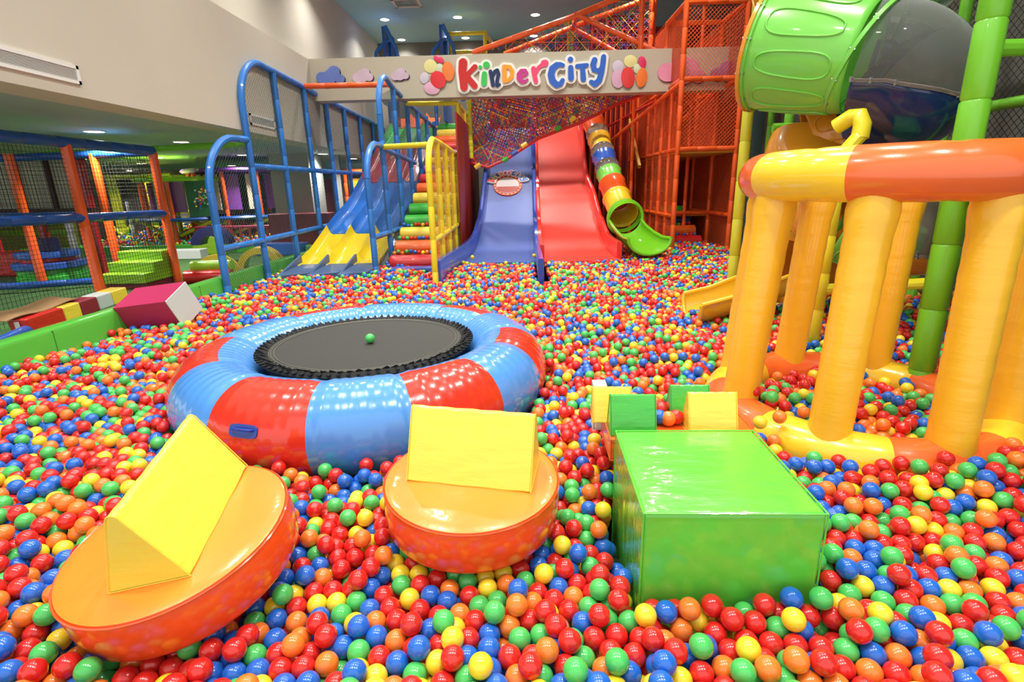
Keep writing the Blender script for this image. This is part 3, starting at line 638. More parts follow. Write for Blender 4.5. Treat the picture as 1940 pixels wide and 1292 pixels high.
# balloon and cloud cut-outs on the beam
def blob_pts(cx, cy, lobes, n=64):
    out = []
    for i in range(n):
        a = 2*PI*i/n; best = 0
        for (lx, ly, r) in lobes:
            dx, dy = math.cos(a), math.sin(a); b = lx*dx+ly*dy; dsc = b*b-(lx*lx+ly*ly-r*r)
            if dsc > 0: best = max(best, b+math.sqrt(dsc))
        out.append((cx+best*math.cos(a), cy+best*math.sin(a)))
    return out
def balloons(lab, items):
    t = thing('balloon_print', lab, 'wall print', sx(items[0][0], items[0][1]))
    for k, (u, v, rx, ry, an, c) in enumerate(items):
        mm = mat('balloon print %d %d %d' % c, c, .35); a = math.radians(an); mb = MB(); N = 28; vs = []
        for q, (s_, d) in enumerate(((1, .006+.004*k), (.97, .012+.004*k), (.6, .02+.004*k), (.0, .024+.004*k))):
            for i in range(N):
                x = rx*s_*math.cos(2*PI*i/N); y = ry*s_*math.sin(2*PI*i/N); vs.append(FS(u+x*math.cos(a)-y*math.sin(a), v+x*math.sin(a)+y*math.cos(a), d))
        mb.add(vs, [(r*N+i, r*N+(i+1) % N, (r+1)*N+(i+1) % N, (r+1)*N+i) for r in range(3) for i in range(N)], mm).build('balloon', t)
balloons('painted bunch of six balloons left of the sign on the beam', [(468, 432, 44, 46, 0, (226, 218, 150)), (428, 510, 30, 38, 10, (206, 196, 214)), (528, 448, 28, 34, 0, (206, 216, 180)), (478, 578, 54, 42, 10, (222, 170, 196)), (523, 388, 38, 22, 30, (222, 60, 100)), (585, 467, 40, 66, -8, (236, 128, 60)), (519, 523, 50, 60, -25, (222, 48, 56))])
balloons('painted bunch of six balloons right of the sign on the beam', [(1785, 400, 44, 42, 0, (228, 220, 150)), (1702, 436, 38, 44, 10, (208, 196, 214)), (1832, 450, 28, 34, 0, (206, 216, 180)), (1702, 516, 44, 62, 0, (214, 168, 196)), (1860, 406, 26, 40, -12, (220, 50, 96)), (1856, 508, 36, 66, 8, (236, 120, 50)), (1766, 508, 46, 70, 0, (222, 60, 60))])
def cloud(lab, u, v, lobes, c):
    t = thing('cloud_cutout', lab, 'wall decoration', FS(u, v, 0)); mm = mat('cloud print %d %d %d' % c, c, .7, vary=.25, bscale=3)
    P = blob_pts(u, v, lobes)
    MB().prism([(a+5, b+5) for a, b in P], lambda x, y: FS(x, y, 0), lambda x, y: FS(x, y, .018), mat('painted cloud shadow', (60, 44, 60), .7)).build('edge', t, smooth=False)  # dark copy shifted down and right: the cloud's shadow, painted as colour
    MB().prism(P, lambda x, y: FS(x, y, .01), lambda x, y: FS(x, y, .03), mm).build('face', t, smooth=False)
def X6(px): return (px-680)*3.464
cloud('blue painted cloud cut-out at the left end of the beam', X6(626), 143*3.464, [(0, 0, 45), (-60, 12, 36), (20, -25, 40), (60, 22, 32), (-20, 22, 50)], (104, 126, 196))
cloud('pale lilac cloud cut-out on the beam, between the blue cloud and the smallest cloud', X6(687), 143*3.464, [(0, 0, 42), (-34, 12, 34), (12, -18, 32), (42, 10, 26)], (208, 184, 202))
cloud('small lilac cloud cut-out on the beam, nearest the left balloons', X6(757), 141*3.464, [(0, 0, 38), (-30, 10, 28), (8, -16, 28), (38, 8, 22)], (206, 182, 204))
cloud('large pink cloud cut-out behind the orange tower at the right of the beam', X6(1293), 134*3.464, [(0, 0, 90), (-100, 10, 62), (100, 30, 50), (40, -20, 70)], (224, 146, 176))
cloud('lilac cloud cut-out at the right end of the beam behind the orange net', X6(1382), 135*3.464, [(0, 0, 70), (-80, 20, 44), (70, -5, 60)], (176, 120, 170))
# round badge on the blue slide
SPY, SPZ = zip(*catm(PROFB))
def slope(y):
    return float(np.interp(y, SPY, SPZ))
def FB(u, v, d):                       # badge plane: u across, v up the slope
    y = 12.80+v*.80; return Vector((-.345+u, y-d*.4, slope(y)+.012+d))
bt = thing('round_badge', 'round badge with red and yellow rim and arched Kindercity lettering on the blue slide', 'sticker', FB(0, 0, 0))
def cd(mb, r, z0, z1, m, n=40, cx=0, cy=0, sy=1):
    K = 8; vs = [FB(cx, cy, z1)]
    for k in range(1, K+1): vs += [FB(cx+r*k/K*math.cos(2*PI*i/n), cy+r*k/K*math.sin(2*PI*i/n), z1) for i in range(n)]
    vs += [FB(cx+r*math.cos(2*PI*i/n), cy+r*math.sin(2*PI*i/n), z0-.008) for i in range(n)]
    fs = [(0, 1+i, 1+(i+1) % n) for i in range(n)]+[(1+k*n+i, 1+(k+1)*n+i, 1+(k+1)*n+(i+1) % n, 1+k*n+(i+1) % n) for k in range(K) for i in range(n)]
    mb.add(vs, fs, m)
mb = MB(); cd(mb, .335, 0, .012, mat('badge red', (196, 60, 50), .4)); mb.build('rim', bt, smooth=False)
mb = MB(); cd(mb, .265, .005, .016, mat('badge pale', (206, 198, 196), .4)); mb.build('face', bt, smooth=False)
mb = MB()
for i in range(20):
    a = 2*PI*i/20; cd(mb, .018, .005, .017, mat('badge yellow', (236, 200, 90), .4), 8, .30*math.cos(a), .30*math.sin(a))
mb.build('rim_dot', bt, smooth=False)
mb = MB(); vs = []
for a in np.linspace(PI, 2*PI, 21):
    for k in range(5): vs.append(FB(.25*math.cos(a), -.05+.2*math.sin(a)*k/4, .019))
mb.add(vs, [(i*5+j, (i+1)*5+j, (i+1)*5+j+1, i*5+j+1) for i in range(20) for j in range(4)], mat('badge lower red', (180, 66, 56), .4)); mb.build('lower_field', bt, smooth=False)
cent = [(720, 495), (822, 485), (890, 510), (978, 486), (1076, 502), (1180, 475), (1300, 490), (1388, 450), (1466, 475), (1565, 465)]
for mm_, ext, zt, nm in ((mat('white acrylic', (240, 238, 232), .4), 22, .03, 'letter_edging'), (None, 0, .036, 'letter')):
    mb = MB()
    for gi, (ch, c, st) in enumerate(LET):
        a = PI*.5+(4.5-gi)*.262; R0 = .405; s_ = .00095; cu, cv = R0*math.cos(a)*1.0, R0*math.sin(a); ca, sa = math.sin(a), -math.cos(a)
        def G(u, v, d, cu=cu, cv=cv, ca=ca, sa=sa, c0=cent[gi]):
            x = (u-c0[0])*s_; y = -(v-c0[1])*s_; return FB(cu+x*ca-y*sa, cv+x*sa+y*ca, d)
        for si, (P, ww) in enumerate(st): caps(mb, P, [x+ext for x in ww] if isinstance(ww, list) else ww+ext, .0, zt+.0005*si+.0002*gi, mm_ or mat('letter colour %d %d %d' % c, c, .4), G, .00003)
    mb.build(nm, bt, smooth=False)
bt['category'] = 'badge'
# ------------------------------------------------------------------ coloured tube slide
t = thing('tube_slide', 'winding tube slide of orange, yellow, blue and green rings ending in a lime green mouth', 'slide', (2.1, 11, .4))
ctr = [(1.74, 14.6, 3.55), (1.76, 14.0, 3.22), (1.82, 13.4, 2.80), (1.86, 12.9, 2.42), (1.90, 12.4, 2.05), (1.95, 11.95, 1.70), (2.0, 11.5, 1.38), (2.05, 11.1, 1.14)]
cc = [tuple(p) for p in catm(ctr, 8)]
secs = [(0, 5, M_tubey, 'ring'), (5, 9, M_clear2, 'clear_ring'), (9, 14, M_tuber, 'ring'), (14, 17, M_clear2, 'clear_ring'), (17, 23, M_tubey, 'ring'), (23, 26, M_clear2, 'clear_ring'), (26, 31, mat('blue tube plastic', (30, 90, 190), .25, coat=.5), 'ring'), (31, 34, M_clear2, 'clear_ring'), (34, 39, mat('green tube plastic', (110, 190, 70), .25, coat=.5), 'ring'), (39, 46, M_tuber, 'ring'), (46, 56, M_tubey, 'ring')]
for a, b_, m, nm in secs:
    P = cc[a:b_+1]; R = [.255+.035*min(1, max(0, (a-30)/20))]*len(P); R[0] *= 1.08; R[-1] *= 1.08 if nm == 'ring' else 1
    MB().sweep(P, R, m, 28, caps=False).build(nm, t)
P = [cc[-1], (2.07, 10.98, 1.08)]; MB().sweep([P[0], P[1]], [.33, .33], M_tubel, 28, caps=False).sweep([(2.065+.345*math.cos(a), 10.98-.17*math.sin(a)*0, 1.08+.345*math.sin(a)) for a in np.linspace(0, 2*PI, 33)[:-1]], .035, M_tubel, 8, closed=True).build('mouth_ring', t)
mb = MB(); Q = [(2.07, 11.0, 1.02, 1.0), (2.10, 10.7, .92, 1.02), (2.16, 10.3, .82, 1.06), (2.22, 9.95, .76, 1.12), (2.28, 9.7, .76, 1.2)]
vs = []
for x, y, z, k in Q:
    for i in range(15):
        a = PI+PI*i/14; vs.append((x+.32*k*math.cos(a), y, z+.02+.30*math.sin(a)*.95))
mb.add(vs, [(i*15+j, i*15+j+1, (i+1)*15+j+1, (i+1)*15+j) for i in range(len(Q)-1) for j in range(14)], M_tubel)
for s_ in (0, 14): mb.sweep([vs[i*15+s_] for i in range(len(Q))], .03, M_tubel, 8)
mb.sweep(vs[-15:], .03, M_tubel, 8); mb.build('exit_chute', t)
# ------------------------------------------------------------------ orange tower with nets
t = thing('climbing_tower', 'tall orange pipe climbing tower with orange nets right of the tube slide', 'tower', (3.4, 12, .3))
XL, XR = 2.93, 4.02; YS = [10.6, 11.85, 13.1, 14.35, 15.6]
for x in (XL, XR):
    for y in YS: MB().pipe([(x, y, .1), (x, y, 4.8 if y < 13 else 5.9)], .05, M_por).build('post', t)
for x, y in ((2.45, 12.5), (2.4, 13.7), (2.93, 11.2), (2.93, 12.5), (3.5, 11.85), (3.5, 13.1)): MB().pipe([(x, y, .1), (x, y, 3.5)], .04, M_por).build('post', t)
for z in (1.11, 2.34, 3.54, 4.77):
    for x in (XL, XR): MB().pipe([(x, 10.6, z), (x, 15.6 if z < 4 else 11.85, z)], .045, M_por).build('rail', t)
    for y in (10.6, 11.85): 
        if not (z < 2 and y < 11): MB().pipe([(XL, y, z), (XR, y, z)], .045, M_por).build('rail', t)
MB().pipe([(XL, 10.6, 3.5), (1.9, 14.6, 2.5)], .04, M_por).build('handrail', t)
MB().pipe([(XL, 15.6, 4.8), (XR, 13.1, 5.9)], .04, M_por).build('handrail', t)
MB().pipe([(XR, 11.85, 3.54), (XL, 14.3, 2.34)], .04, M_por).build('brace', t)
for z in (2.30, 1.07): MB().span((XL, 10.7 if z > 2 else 11.9, z-.03), (XR, 15.6, z+.02), M_yboard).build('deck', t, smooth=False)
for z0, z1 in ((.45, 4.77),):
    MB().net([(XL, 10.6, z0), (XL, 15.6, z0), (XL, 15.6, z1), (XL, 10.6, z1)], .05, .0042, M_neto).build('net', t, smooth=False)
    MB().net([(XR, 10.6, z0), (XR, 15.6, z0), (XR, 15.6, z1), (XR, 10.6, z1)], .05, .0042, M_neto).build('net', t, smooth=False)
MB().net([(XL, 10.6, 2.34), (XR, 10.6, 2.34), (XR, 10.6, 4.77), (XL, 10.6, 4.77)], .05, .004, M_neto).build('net', t, smooth=False)
MB().net([(XL, 11.85, 2.34), (XR, 11.85, 2.34), (XR, 11.85, 4.77), (XL, 11.85, 4.77)], .055, .004, M_neto).build('net', t, smooth=False)
MB().span((XL, 15.7, 0), (5.0, 15.75, 2.3), M_dark).build('back_panel', t, smooth=False)
MB().span((XL-1.1, 15.7, 2.3), (5.0, 15.75, 5.7), M_redpanel).build('back_panel', t, smooth=False)
MB().span((XR+.05, 12.2, 0), (XR+.09, 15.7, 2.3), M_dark).build('side_panel', t, smooth=False)
MB().span((2.5, 13.5, .0), (2.54, 15.7, 3.3), M_redpanel).build('side_panel', t, smooth=False)
MB().span((XR+.05, 12.2, 2.4), (XR+.09, 15.7, 4.7), M_redpanel).build('side_panel', t, smooth=False)
MB().box((3.0, 12.9, 2.8), (.06, 1.6, .09), M_yboard, rotm(-38, 0, 0)).build('board', t, smooth=False)
MB().box((2.7, 13.6, 2.7), (.06, 1.9, .09), M_yboard, rotm(38, 0, 0)).build('board', t, smooth=False)
MB().span((3.72, 15.62, 1.5), (3.98, 15.66, 2.2), M_white).build('notice', t, smooth=False)
# panels of red vertical slats behind the tube slide
t = thing('slat_screen', 'red vertical slat screen with orange handrail behind the coloured tube slide', 'screen', (2.3, 15, 2))
for i in range(9): MB().pipe([(1.85+i*.13, 15.2, .3), (1.85+i*.13, 15.2, 5.8)], .022, M_por).build('slat', t)
MB().span((1.80, 15.35, .1), (2.9, 15.4, 5.9), M_redpanel).build('panel', t, smooth=False)
MB().pipe([(1.85, 15.1, 3.0), (2.9, 12.5, 3.45)], .03, M_fred).build('handrail', t)
rollers('short staircase of foam rollers inside the orange tower half buried in balls', 3.02, 3.72, [(11.3, .56, M_fred), (11.75, .74, M_for), (12.2, .93, M_fbl), (12.65, 1.12, M_fgr)], .12)
# stairs heaped wall of net left: braces above the beam
t = thing('net_bridge', 'rising orange pipe bridge wrapped in a thick multicoloured net above and below the beam', 'bridge', (1, 12.2, 3))
Yf, Yb = 12.0, 12.9
def B(px, py, Y=Yf): return atY(px, py, Y)
MB().pipe([B(895, 100), B(1085, 32), B(1180, -8)], .055, M_por).build('rail', t)
MB().pipe([B(955, 103, Yb), B(1088, 50, Yb), B(1240, -8, Yb)], .055, M_por).build('rail', t)
MB().pipe([B(1088, 26), B(1250, 100)], .05, M_por).build('brace', t)
MB().pipe([B(1090, 56, Yb), B(1175, 103, Yb)], .05, M_por).build('brace', t)
MB().pipe([B(1092, 28), B(1086, 54, Yb)], .05, M_por).build('brace', t)
for px in (1217, 1236): MB().pipe([B(px, -20, Yb if px > 1220 else Yf), B(px-6, 150, Yb if px > 1220 else Yf)], .06, M_por).build('post', t)
cols = [mat('blue net cord', (40, 70, 160), .8), mat('yellow net cord', (230, 180, 60), .8), mat('red net cord', (190, 40, 50), .8), mat('green net cord', (50, 120, 80), .8), mat('violet net cord', (110, 60, 130), .8), mat('red net cord', (190, 40, 50), .8), M_neto]
def cnet(poly, sp, r, k):
    cc_ = cols[k:]+cols[:k]; MB().net(poly, sp, r, None, True, cc_).net(poly, sp*1.37, r*.9, None, False, cc_[::-1]).build('net', t, smooth=False)
low_e = [(892, 308), (925, 317), (962, 300), (1020, 262), (1100, 232), (1170, 197), (1290, 150)]
top_e = [(892, 150), (925, 150), (962, 150), (1020, 150), (1100, 150), (1170, 150), (1290, 140)]
for Y in (Yf, Yb):
    for i in range(len(low_e)-1):
        cnet([B(*low_e[i], Y), B(*low_e[i+1], Y), B(*top_e[i+1], Y), B(*top_e[i], Y)], .052, .0085 if i < 5 else .007, i % 3)
cnet([B(905, 95), B(1235, 95), B(1235, -10), B(1175, -10)], .105, .006, 1); cnet([B(965, 100, Yb), B(1240, 100, Yb), B(1240, -8, Yb)], .11, .006, 2)
PP = [B(*p) for p in low_e]; MB().sweep(PP, .035, M_fred, 8).build('edge_rope', t)
PQ = [B(*p, Yb) for p in low_e]; mb = MB()
n_ = 30
for i in range(len(PP)-1): mb.add([PP[i], PP[i+1], PQ[i+1], PQ[i]], [(0, 1, 2, 3)], cols[4])
for (px, py, m) in ((957, 303, M_fgr), (993, 275, M_fye), (975, 290, M_fbl), (1057, 244, M_fgr), (1085, 226, M_fye), (905, 315, M_fye)): MB().sweep([B(px-5, py+3, Yf-.04), B(px+5, py-4, Yf-.04)], .05, m, 8).build('rope_wrap', t)
pipe1('twisted_post', [atY(887, 150, 11.9), atY(893, 300, 11.9)], .05, M_plem, 'yellow green post with wrapped beads at the left edge of the multicoloured net', 'post', seg=.12)
#@@RIGHT
# ------------------------------------------------------------------ spiral tube slide on the right
t = thing('spiral_slide', 'large spiral tube slide with green barrels and smoky clear domes above the inflatable', 'slide', (2.6, 5, .4))
up = [Vector((2.2, 5.3, 2.86)), Vector((2.78, 4.78, 2.66))]
def barrel(P, r0, r1, m, name='barrel', ribs=True):
    P = [Vector(p) for p in P]; n = 16; Q = [P[0].lerp(P[1], k/n) for k in range(n+1)]; R = [r0+(r1-r0)*k/n+.02*math.sin(PI*k/n) for k in range(n+1)]
    o = MB().sweep(Q, R, m, 40, caps=False).build(name, t)
    sd = o.modifiers.new('wall', 'SOLIDIFY'); sd.thickness = .012
    if ribs:
        d = (P[1]-P[0]).normalized(); u = (Vector((0, 0, 1))-d*d.z).normalized(); v = d.cross(u); mb = MB(); L = (P[1]-P[0]).length
        for k in range(10):
            a0 = 2*PI*k/10
            pts = []
            for q in range(24):
                s_ = 2*PI*q/24; x = .5+.36*math.copysign(abs(math.cos(s_))**.6, math.cos(s_)); a = a0+(.20+.10*(x-.5)*(1 if k % 2 else -1))*math.copysign(abs(math.sin(s_))**.7, math.sin(s_))
                rr = r0+(r1-r0)*x+.02*math.sin(PI*x)+.004; pts.append(P[0]+d*L*x+(u*math.cos(a)+v*math.sin(a))*rr)
            mb.sweep(pts, .0075, m, 6, closed=True)
        mb.build('raised_pattern', o)
    return o
def flange(P, d, r, m, name='flange', w=.03):
    P = Vector(P); d = Vector(d).normalized(); u = (Vector((0, 0, 1))-d*d.z).normalized(); v = d.cross(u)
    fo = MB().sweep([P-d*w/2-d*.001, P-d*w/2, P+d*w/2, P+d*w/2+d*.001], [r-.03, r, r, r-.03], m, 48, caps=False).build(name, t)
    mb = MB()
    for k in range(12):
        a = 2*PI*k/12; p = P+(u*math.cos(a)+v*math.sin(a))*(r-.012); mb.lathe([(.012, -w*.7), (.012, w*.7), (.001, w*.8)], p, M_screw, 6, Vector((0, 0, 1)).rotation_difference(d).to_matrix())
    mb.build('bolts', fo)
barrel(up, .49, .42, M_tubeg)
d0 = up[1]-up[0]; flange(up[0], d0, .525, M_tubeo); flange(up[0]+d0*.03, d0, .51, M_tubeg); flange(up[1], d0+Vector((0, 0, -.25)), .455, M_tubeg)
def elbow(C, d, mt, mb_, r=.44):
    P = catm([tuple(c) for c in C], 6)
    for m, ph, nm in ((mt, (-PI/2+.5, PI/2+.5), 'clear_half'), (mb_, (PI/2+.5, PI*1.5+.5), 'lower_half')):
        o = MB().sweep([Vector(p) for p in P], r, m, 20, phi=ph, up=(0, 0, 1)).build(nm, t)
        if nm == 'lower_half': sd = o.modifiers.new('wall', 'SOLIDIFY'); sd.thickness = .012
    rim_ = MB()
    for s_ in (-1, 1):
        pts = []
        for i in range(len(P)):
            a = Vector(P[max(0, i-1)]); b_ = Vector(P[min(len(P)-1, i+1)]); T = (b_-a).normalized(); q = T.cross(Vector((0, 0, 1))).normalized(); u_ = q.cross(T); pts.append(Vector(P[i])+(q*math.cos(.5)-u_*math.sin(.5))*s_*(r+.012))
        rim_.sweep(pts, .014, M_clear2 if mt != mb_ else mb_, 6)
        for p in pts[::4]: rim_.lathe([(.014, -.02), (.014, .02), (.001, .024)], p, M_screw, 6)
    rim_.build('joint_flange', t)
E1 = [up[1], up[1]+Vector((.16, -.10, -.05)), Vector((3.12, 4.66, 2.48)), Vector((3.30, 4.88, 2.38)), Vector((3.30, 5.25, 2.28)), Vector((3.1, 5.52, 2.16))]
elbow(E1, None, M_clear, M_tubed, .42)
E2 = [E1[-1], Vector((2.86, 5.62, 2.06))]; barrel(E2, .42, .40, M_tubeo, ribs=True); flange(E2[0], E2[1]-E2[0], .45, M_tubed)
E3 = [E2[1], Vector((2.80, 5.55, 1.90)), Vector((2.82, 5.35, 1.70)), Vector((2.86, 5.15, 1.52)), Vector((2.95, 4.98, 1.42))]
MB().sweep([Vector(p) for p in catm([tuple(c) for c in E3], 5)], .385, M_tubeo, 32, caps=False).build('amber_bend', t)
E4 = [E3[-1], Vector((3.25, 4.83, 1.30))]; barrel(E4, .41, .40, M_tubeg); flange(E4[1], E4[1]-E4[0], .44, M_tubeg)
E5 = [E4[1], E4[1]+Vector((.2, -.05, -.05)), Vector((3.62, 5.05, 1.2)), Vector((3.58, 5.4, 1.08)), Vector((3.35, 5.6, 1.0)), Vector((3.1, 5.65, .92))]
elbow(E5, None, M_clear, M_tubeo, .36)
E6 = [E5[-1], Vector((2.88, 5.6, .88)), Vector((2.68, 5.48, .82))]; MB().sweep([Vector(p) for p in catm([tuple(c) for c in E6], 5)], .36, M_tubeo, 32, caps=False).build('amber_exit', t)
mb = MB(); vs = []; Q = [(2.7, 5.5, .66, .34), (2.3, 5.42, .52, .30), (2.0, 5.38, .42, .29), (1.72, 5.35, .36, .30)]
for x, y, z, rr in Q:
    for i in range(13):
        a = PI+PI*i/12; vs.append((x, y+rr*math.cos(a), z+.22+rr*.9*math.sin(a)))
mb.add(vs, [(i*13+j, i*13+j+1, (i+1)*13+j+1, (i+1)*13+j) for i in range(3) for j in range(12)], M_tubey)
for s_ in (0, 12): mb.sweep([vs[i*13+s_] for i in range(4)], .022, M_tubey, 8)
mb.sweep(vs[-13:], .022, M_tubey, 8); mb.build('exit_chute', t)
# upper clear tube end seen at the top edge
EU = [atY(1800, -60, 5.6), atY(1740, 0, 5.8), atY(1640, -30, 6.2)]
MB().sweep([Vector(p) for p in catm([tuple(c) for c in EU], 5)], .2, M_clear, 24, caps=False).build('clear_tube', t)
EO = [atY(1560, -55, 5.4), atY(1480, -60, 5.3)]; barrel(EO, .42, .40, M_tubeo, ribs=False)
# ------------------------------------------------------------------ poles and pipes of the right climbing frame
def pole(P, r, m, lab, seg=.42, name='foam_pole', cat='pole'): return pipe1(name, P, r, m, lab, cat, seg=seg)
pole([(2.41, 6.12, .1), (2.41, 6.12, 5.0)], .058, M_plem, 'tall yellow green foam pole at the right corner of the orange tower')
t = thing('support_pole', 'short yellow foam pole with a bent top holding the amber tube behind the inflatable', 'pole', (2.41, 4.32, .1))
q = atY(1600, 225, 4.32)
MB().pipe([(2.41, 4.32, .1), (2.44, 4.32, 1.9), (2.56, 4.32, q.z-.12)], .055, M_pyel, seg=.3).build('pipe', t)
MB().sweep([(2.56, 4.32, q.z-.14), (2.57, 4.33, q.z-.04), (2.56, 4.36, q.z+.02), (2.53, 4.42, q.z+.02), (2.47, 4.5, q.z-.04)], .062, M_pyel, 12).build('elbow', t)
pole([(2.62, 3.35, .1), (2.60, 3.35, 5.0)], .075, M_pgr, 'thick green foam pole standing just behind the right of the inflatable')
pole([(2.70, 3.48, .1), (2.72, 3.5, 2.2)], .03, M_pyel, 'thin amber edge pole right beside the thick green pole')
pipe1('cross_pipe', [(2.42, 4.32, .86), (3.34, 4.32, .90)], .045, M_pyel, 'horizontal yellow pipe low behind the inflatable posts')
pole([(3.34, 4.32, .1), (3.34, 4.32, 2.3)], .05, M_pgr, 'green foam pole hidden partly by the right posts of the inflatable')
t = thing('climbing_structure', 'green foam pipe climbing structure with black netting along the right wall', 'climbing structure', (3.9, 6, .2))
for x, y in ((4.4, 3.4), (4.4, 4.7), (4.4, 6.0), (4.4, 7.3), (4.4, 8.6), (4.35, 10.0), (3.4, 7.3)): MB().pipe([(x, y, .1), (x, y, 5.2)], .055, M_pgr).build('post', t)
for z in (1.15, 2.35, 3.55): MB().pipe([(4.4, 1.5, z), (4.4, 10, z)], .05, M_pgr).build('rail', t)
for y, z in ((3.4, 2.42), (3.4, 1.2), (6.4, 2.3), (6.4, 3.9), (7.3, 2.35), (7.3, 3.5), (8.6, 1.15), (8.6, 3.5)): MB().pipe([(2.62 if y < 5 else .44*y, y, z), (4.4, y, z)], .045, M_pgr).build('rail', t)
MB().pipe([(3.6, 8.6, 3.3), (4.0, 10.4, 3.52)], .045, M_pgr).build('rail', t)
MB().pipe([(4.4, 4.7, 3.5), (3.4, 7.3, 3.2)], .05, M_pgr).build('brace', t)
MB().net([(4.5, 1.0, .4), (4.5, 10.6, .4), (4.5, 10.6, 5.2), (4.5, 1.0, 5.2)], .055, .0028, M_netk).build('net', t, smooth=False)
MB().net([(2.45, 6.2, .4), (4.4, 10.4, .4), (4.4, 10.4, 4.7), (2.45, 6.2, 4.7)], .05, .0028, M_netg).build('net', t, smooth=False)
# ------------------------------------------------------------------ left play room
def P2(px, py, z=F2): return atZ(px, py, z)
t = thing('play_cage', 'netted play cage with orange posts and blue rails left of the pit', 'cage', (-5.45, 6.6, F2))
xa = -5.45; ya, yb = 6.6, 8.15
zt = 2.34
for x, y in ((xa, ya), (xa, yb), (-6.35, 8.15), (-7.3, 7.8)): MB().pipe([(x, y, F2), (x, y, zt)], .06, M_por, seg=.8).build('post', t)
MB().pipe([(xa, 3.5, zt+.02), (xa, yb, zt+.02)], .065, M_pdblue).build('rail', t)
MB().pipe([(xa, yb, zt+.0), (-9.5, yb, zt-.05)], .055, M_pdblue).build('rail', t)
MB().pipe([(xa, 3.5, 1.52), (xa, yb, 1.46)], .055, M_pdblue).build('rail', t)
MB().pipe([(xa-.05, ya, 1.50), (-9.5, 7.3, 1.50)], .055, M_pdblue).build('rail', t)
MB().pipe([(xa-.1, yb, .62), (-6.4, 7.9, .50), (-7.2, 7.4, .52), (-9.0, 6.8, .6)], .05, M_pdblue).build('rail', t)
for P in ([(xa, 3.5, F2), (xa, yb, F2), (xa, yb, zt), (xa, 3.5, zt)], [(xa, yb, F2), (-9.5, yb, F2), (-9.5, yb, zt), (xa, yb, zt)]): MB().net(P, .05, .0026, M_netk, False).build('net', t, smooth=False)
# green steps on a magenta base
def stepsthing():
    x0, x1 = -6.2, -5.5
    t = thing('foam_steps', 'lime green three-step foam stairs beside the cage post', 'foam steps', (-5.85, 7.9, F2)); mb = MB()
    pr = [(8.3, .50), (7.5, .50), (7.5, .64), (7.74, .64), (7.74, .78), (7.98, .78), (7.98, .92), (8.3, .92)]
    vs = [(x, y, z) for x in (x0, x1) for y, z in pr]
    caps_ = [(0, 1, 2, 3), (0, 3, 4, 5), (0, 5, 6, 7)]
    mb.add(vs, caps_+[tuple(a+8 for a in f[::-1]) for f in caps_]+[(i, (i+1) % 8, 8+(i+1) % 8, 8+i) for i in range(8)], M_flime)
    mb.build('steps', t, bevel=.012, smooth=False)
    MB().span((x0+.05, 7.57, F2), (x1-.02, 8.28, .50), M_fmar).build('base', t, smooth=False)
stepsthing()
def foam_bar():
    a = P2(60, 612, .55); b_ = P2(228, 556, .62); t = thing('foam_beam', 'foam beam in red, yellow, maroon, grey and yellow sections lying beside the pit wall', 'foam beam', a)
    d = b_-a; R = Matrix.Rotation(math.atan2(d.y, d.x), 3, 'Z')@Matrix.Rotation(-math.atan2(d.z, d.to_2d().length), 3, 'Y'); L = d.length
    for u0, u1, m, lb in ((-.12, .24, M_fred, 'red section'), (.24, .42, M_fye, 'yellow section'), (.42, .62, M_fmar, 'maroon section'), (.62, .80, M_fwhite, 'grey section'), (.80, 1.0, M_fye, 'yellow section')):
        c = a+d*((u0+u1)/2); tag(MB().box(c, (L*(u1-u0)-.006, .2, .16), m, R).build('section', t, smooth=False, bevel=.015), lb)
    MB().box(a+d*-.125, (.004, .05, .11), M_white, R).build('patch', t, smooth=False)
    c = a+d*.05+Vector((-.12, .05, .10)); return c, R
c, R = foam_bar()
def sheet(c, R):
    mb = MB(); N = 10; vs = []
    for i in range(N+1):
        for j in range(5): vs.append(c+R@Vector((-.35+.8*i/N, -.14+.07*j, .012*math.sin(i*.9)+.0015*j*j)))
    vs2 = [v+Vector((0, 0, -.008)) for v in vs]; q = [(i*5+j, i*5+j+1, (i+1)*5+j+1, (i+1)*5+j) for i in range(N) for j in range(4)]
    n = len(vs); mb.add(vs+vs2, q+[tuple(a+n for a in f) for f in q]+[(i*5, (i+1)*5, n+(i+1)*5, n+i*5) for i in range(N)]+[(i*5+4, (i+1)*5+4, n+(i+1)*5+4, n+i*5+4) for i in range(N)]+[(j, j+1, n+j+1, n+j) for j in range(4)]+[(N*5+j, N*5+j+1, n+N*5+j+1, n+N*5+j) for j in range(4)], M_card)
    one('cardboard_sheet', mb, 'torn brown cardboard sheet lying on the red end of the foam beam', 'cardboard')
sheet(c, R)
a = P2(-10, 655, .5); b_ = P2(50, 628, .5); one('foam_roll', MB().sweep([a-(b_-a)*1.5, b_], .06, M_fbl, 16), 'blue foam roll on the turf at the left edge next to the pit wall', 'foam roll')
# arches, rolls beyond the wall
def arch(name, lab, c, R0, R1, w, m, az, m2=None, a0=0, a1=PI):
    c = Vector(c); ax = Vector((math.cos(az), math.sin(az), 0)); ay = Vector((-ax.y, ax.x, 0)); N = 20; vs = []
    for i in range(N+1):
        a = a0+(a1-a0)*i/N
        for r, s_ in ((R0, -w/2), (R1, -w/2), (R1, w/2), (R0, w/2)): vs.append(c+ax*(r*math.cos(a))+ay*s_+Vector((0, 0, r*math.sin(a))))
    mb = MB().add(vs, [(i*4+j, i*4+(j+1) % 4, (i+1)*4+(j+1) % 4, (i+1)*4+j) for i in range(N) for j in range(4)]+[(0, 1, 2, 3), (4*N+3, 4*N+2, 4*N+1, 4*N)], m)
    return one(name, mb, lab, 'foam arch', auto=40)
arch('foam_arch', 'nearer yellow foam arch of the crawl tunnel behind the pit wall', (-5.05, 8.6, F2), .25, .36, .10, M_fye, math.radians(20))
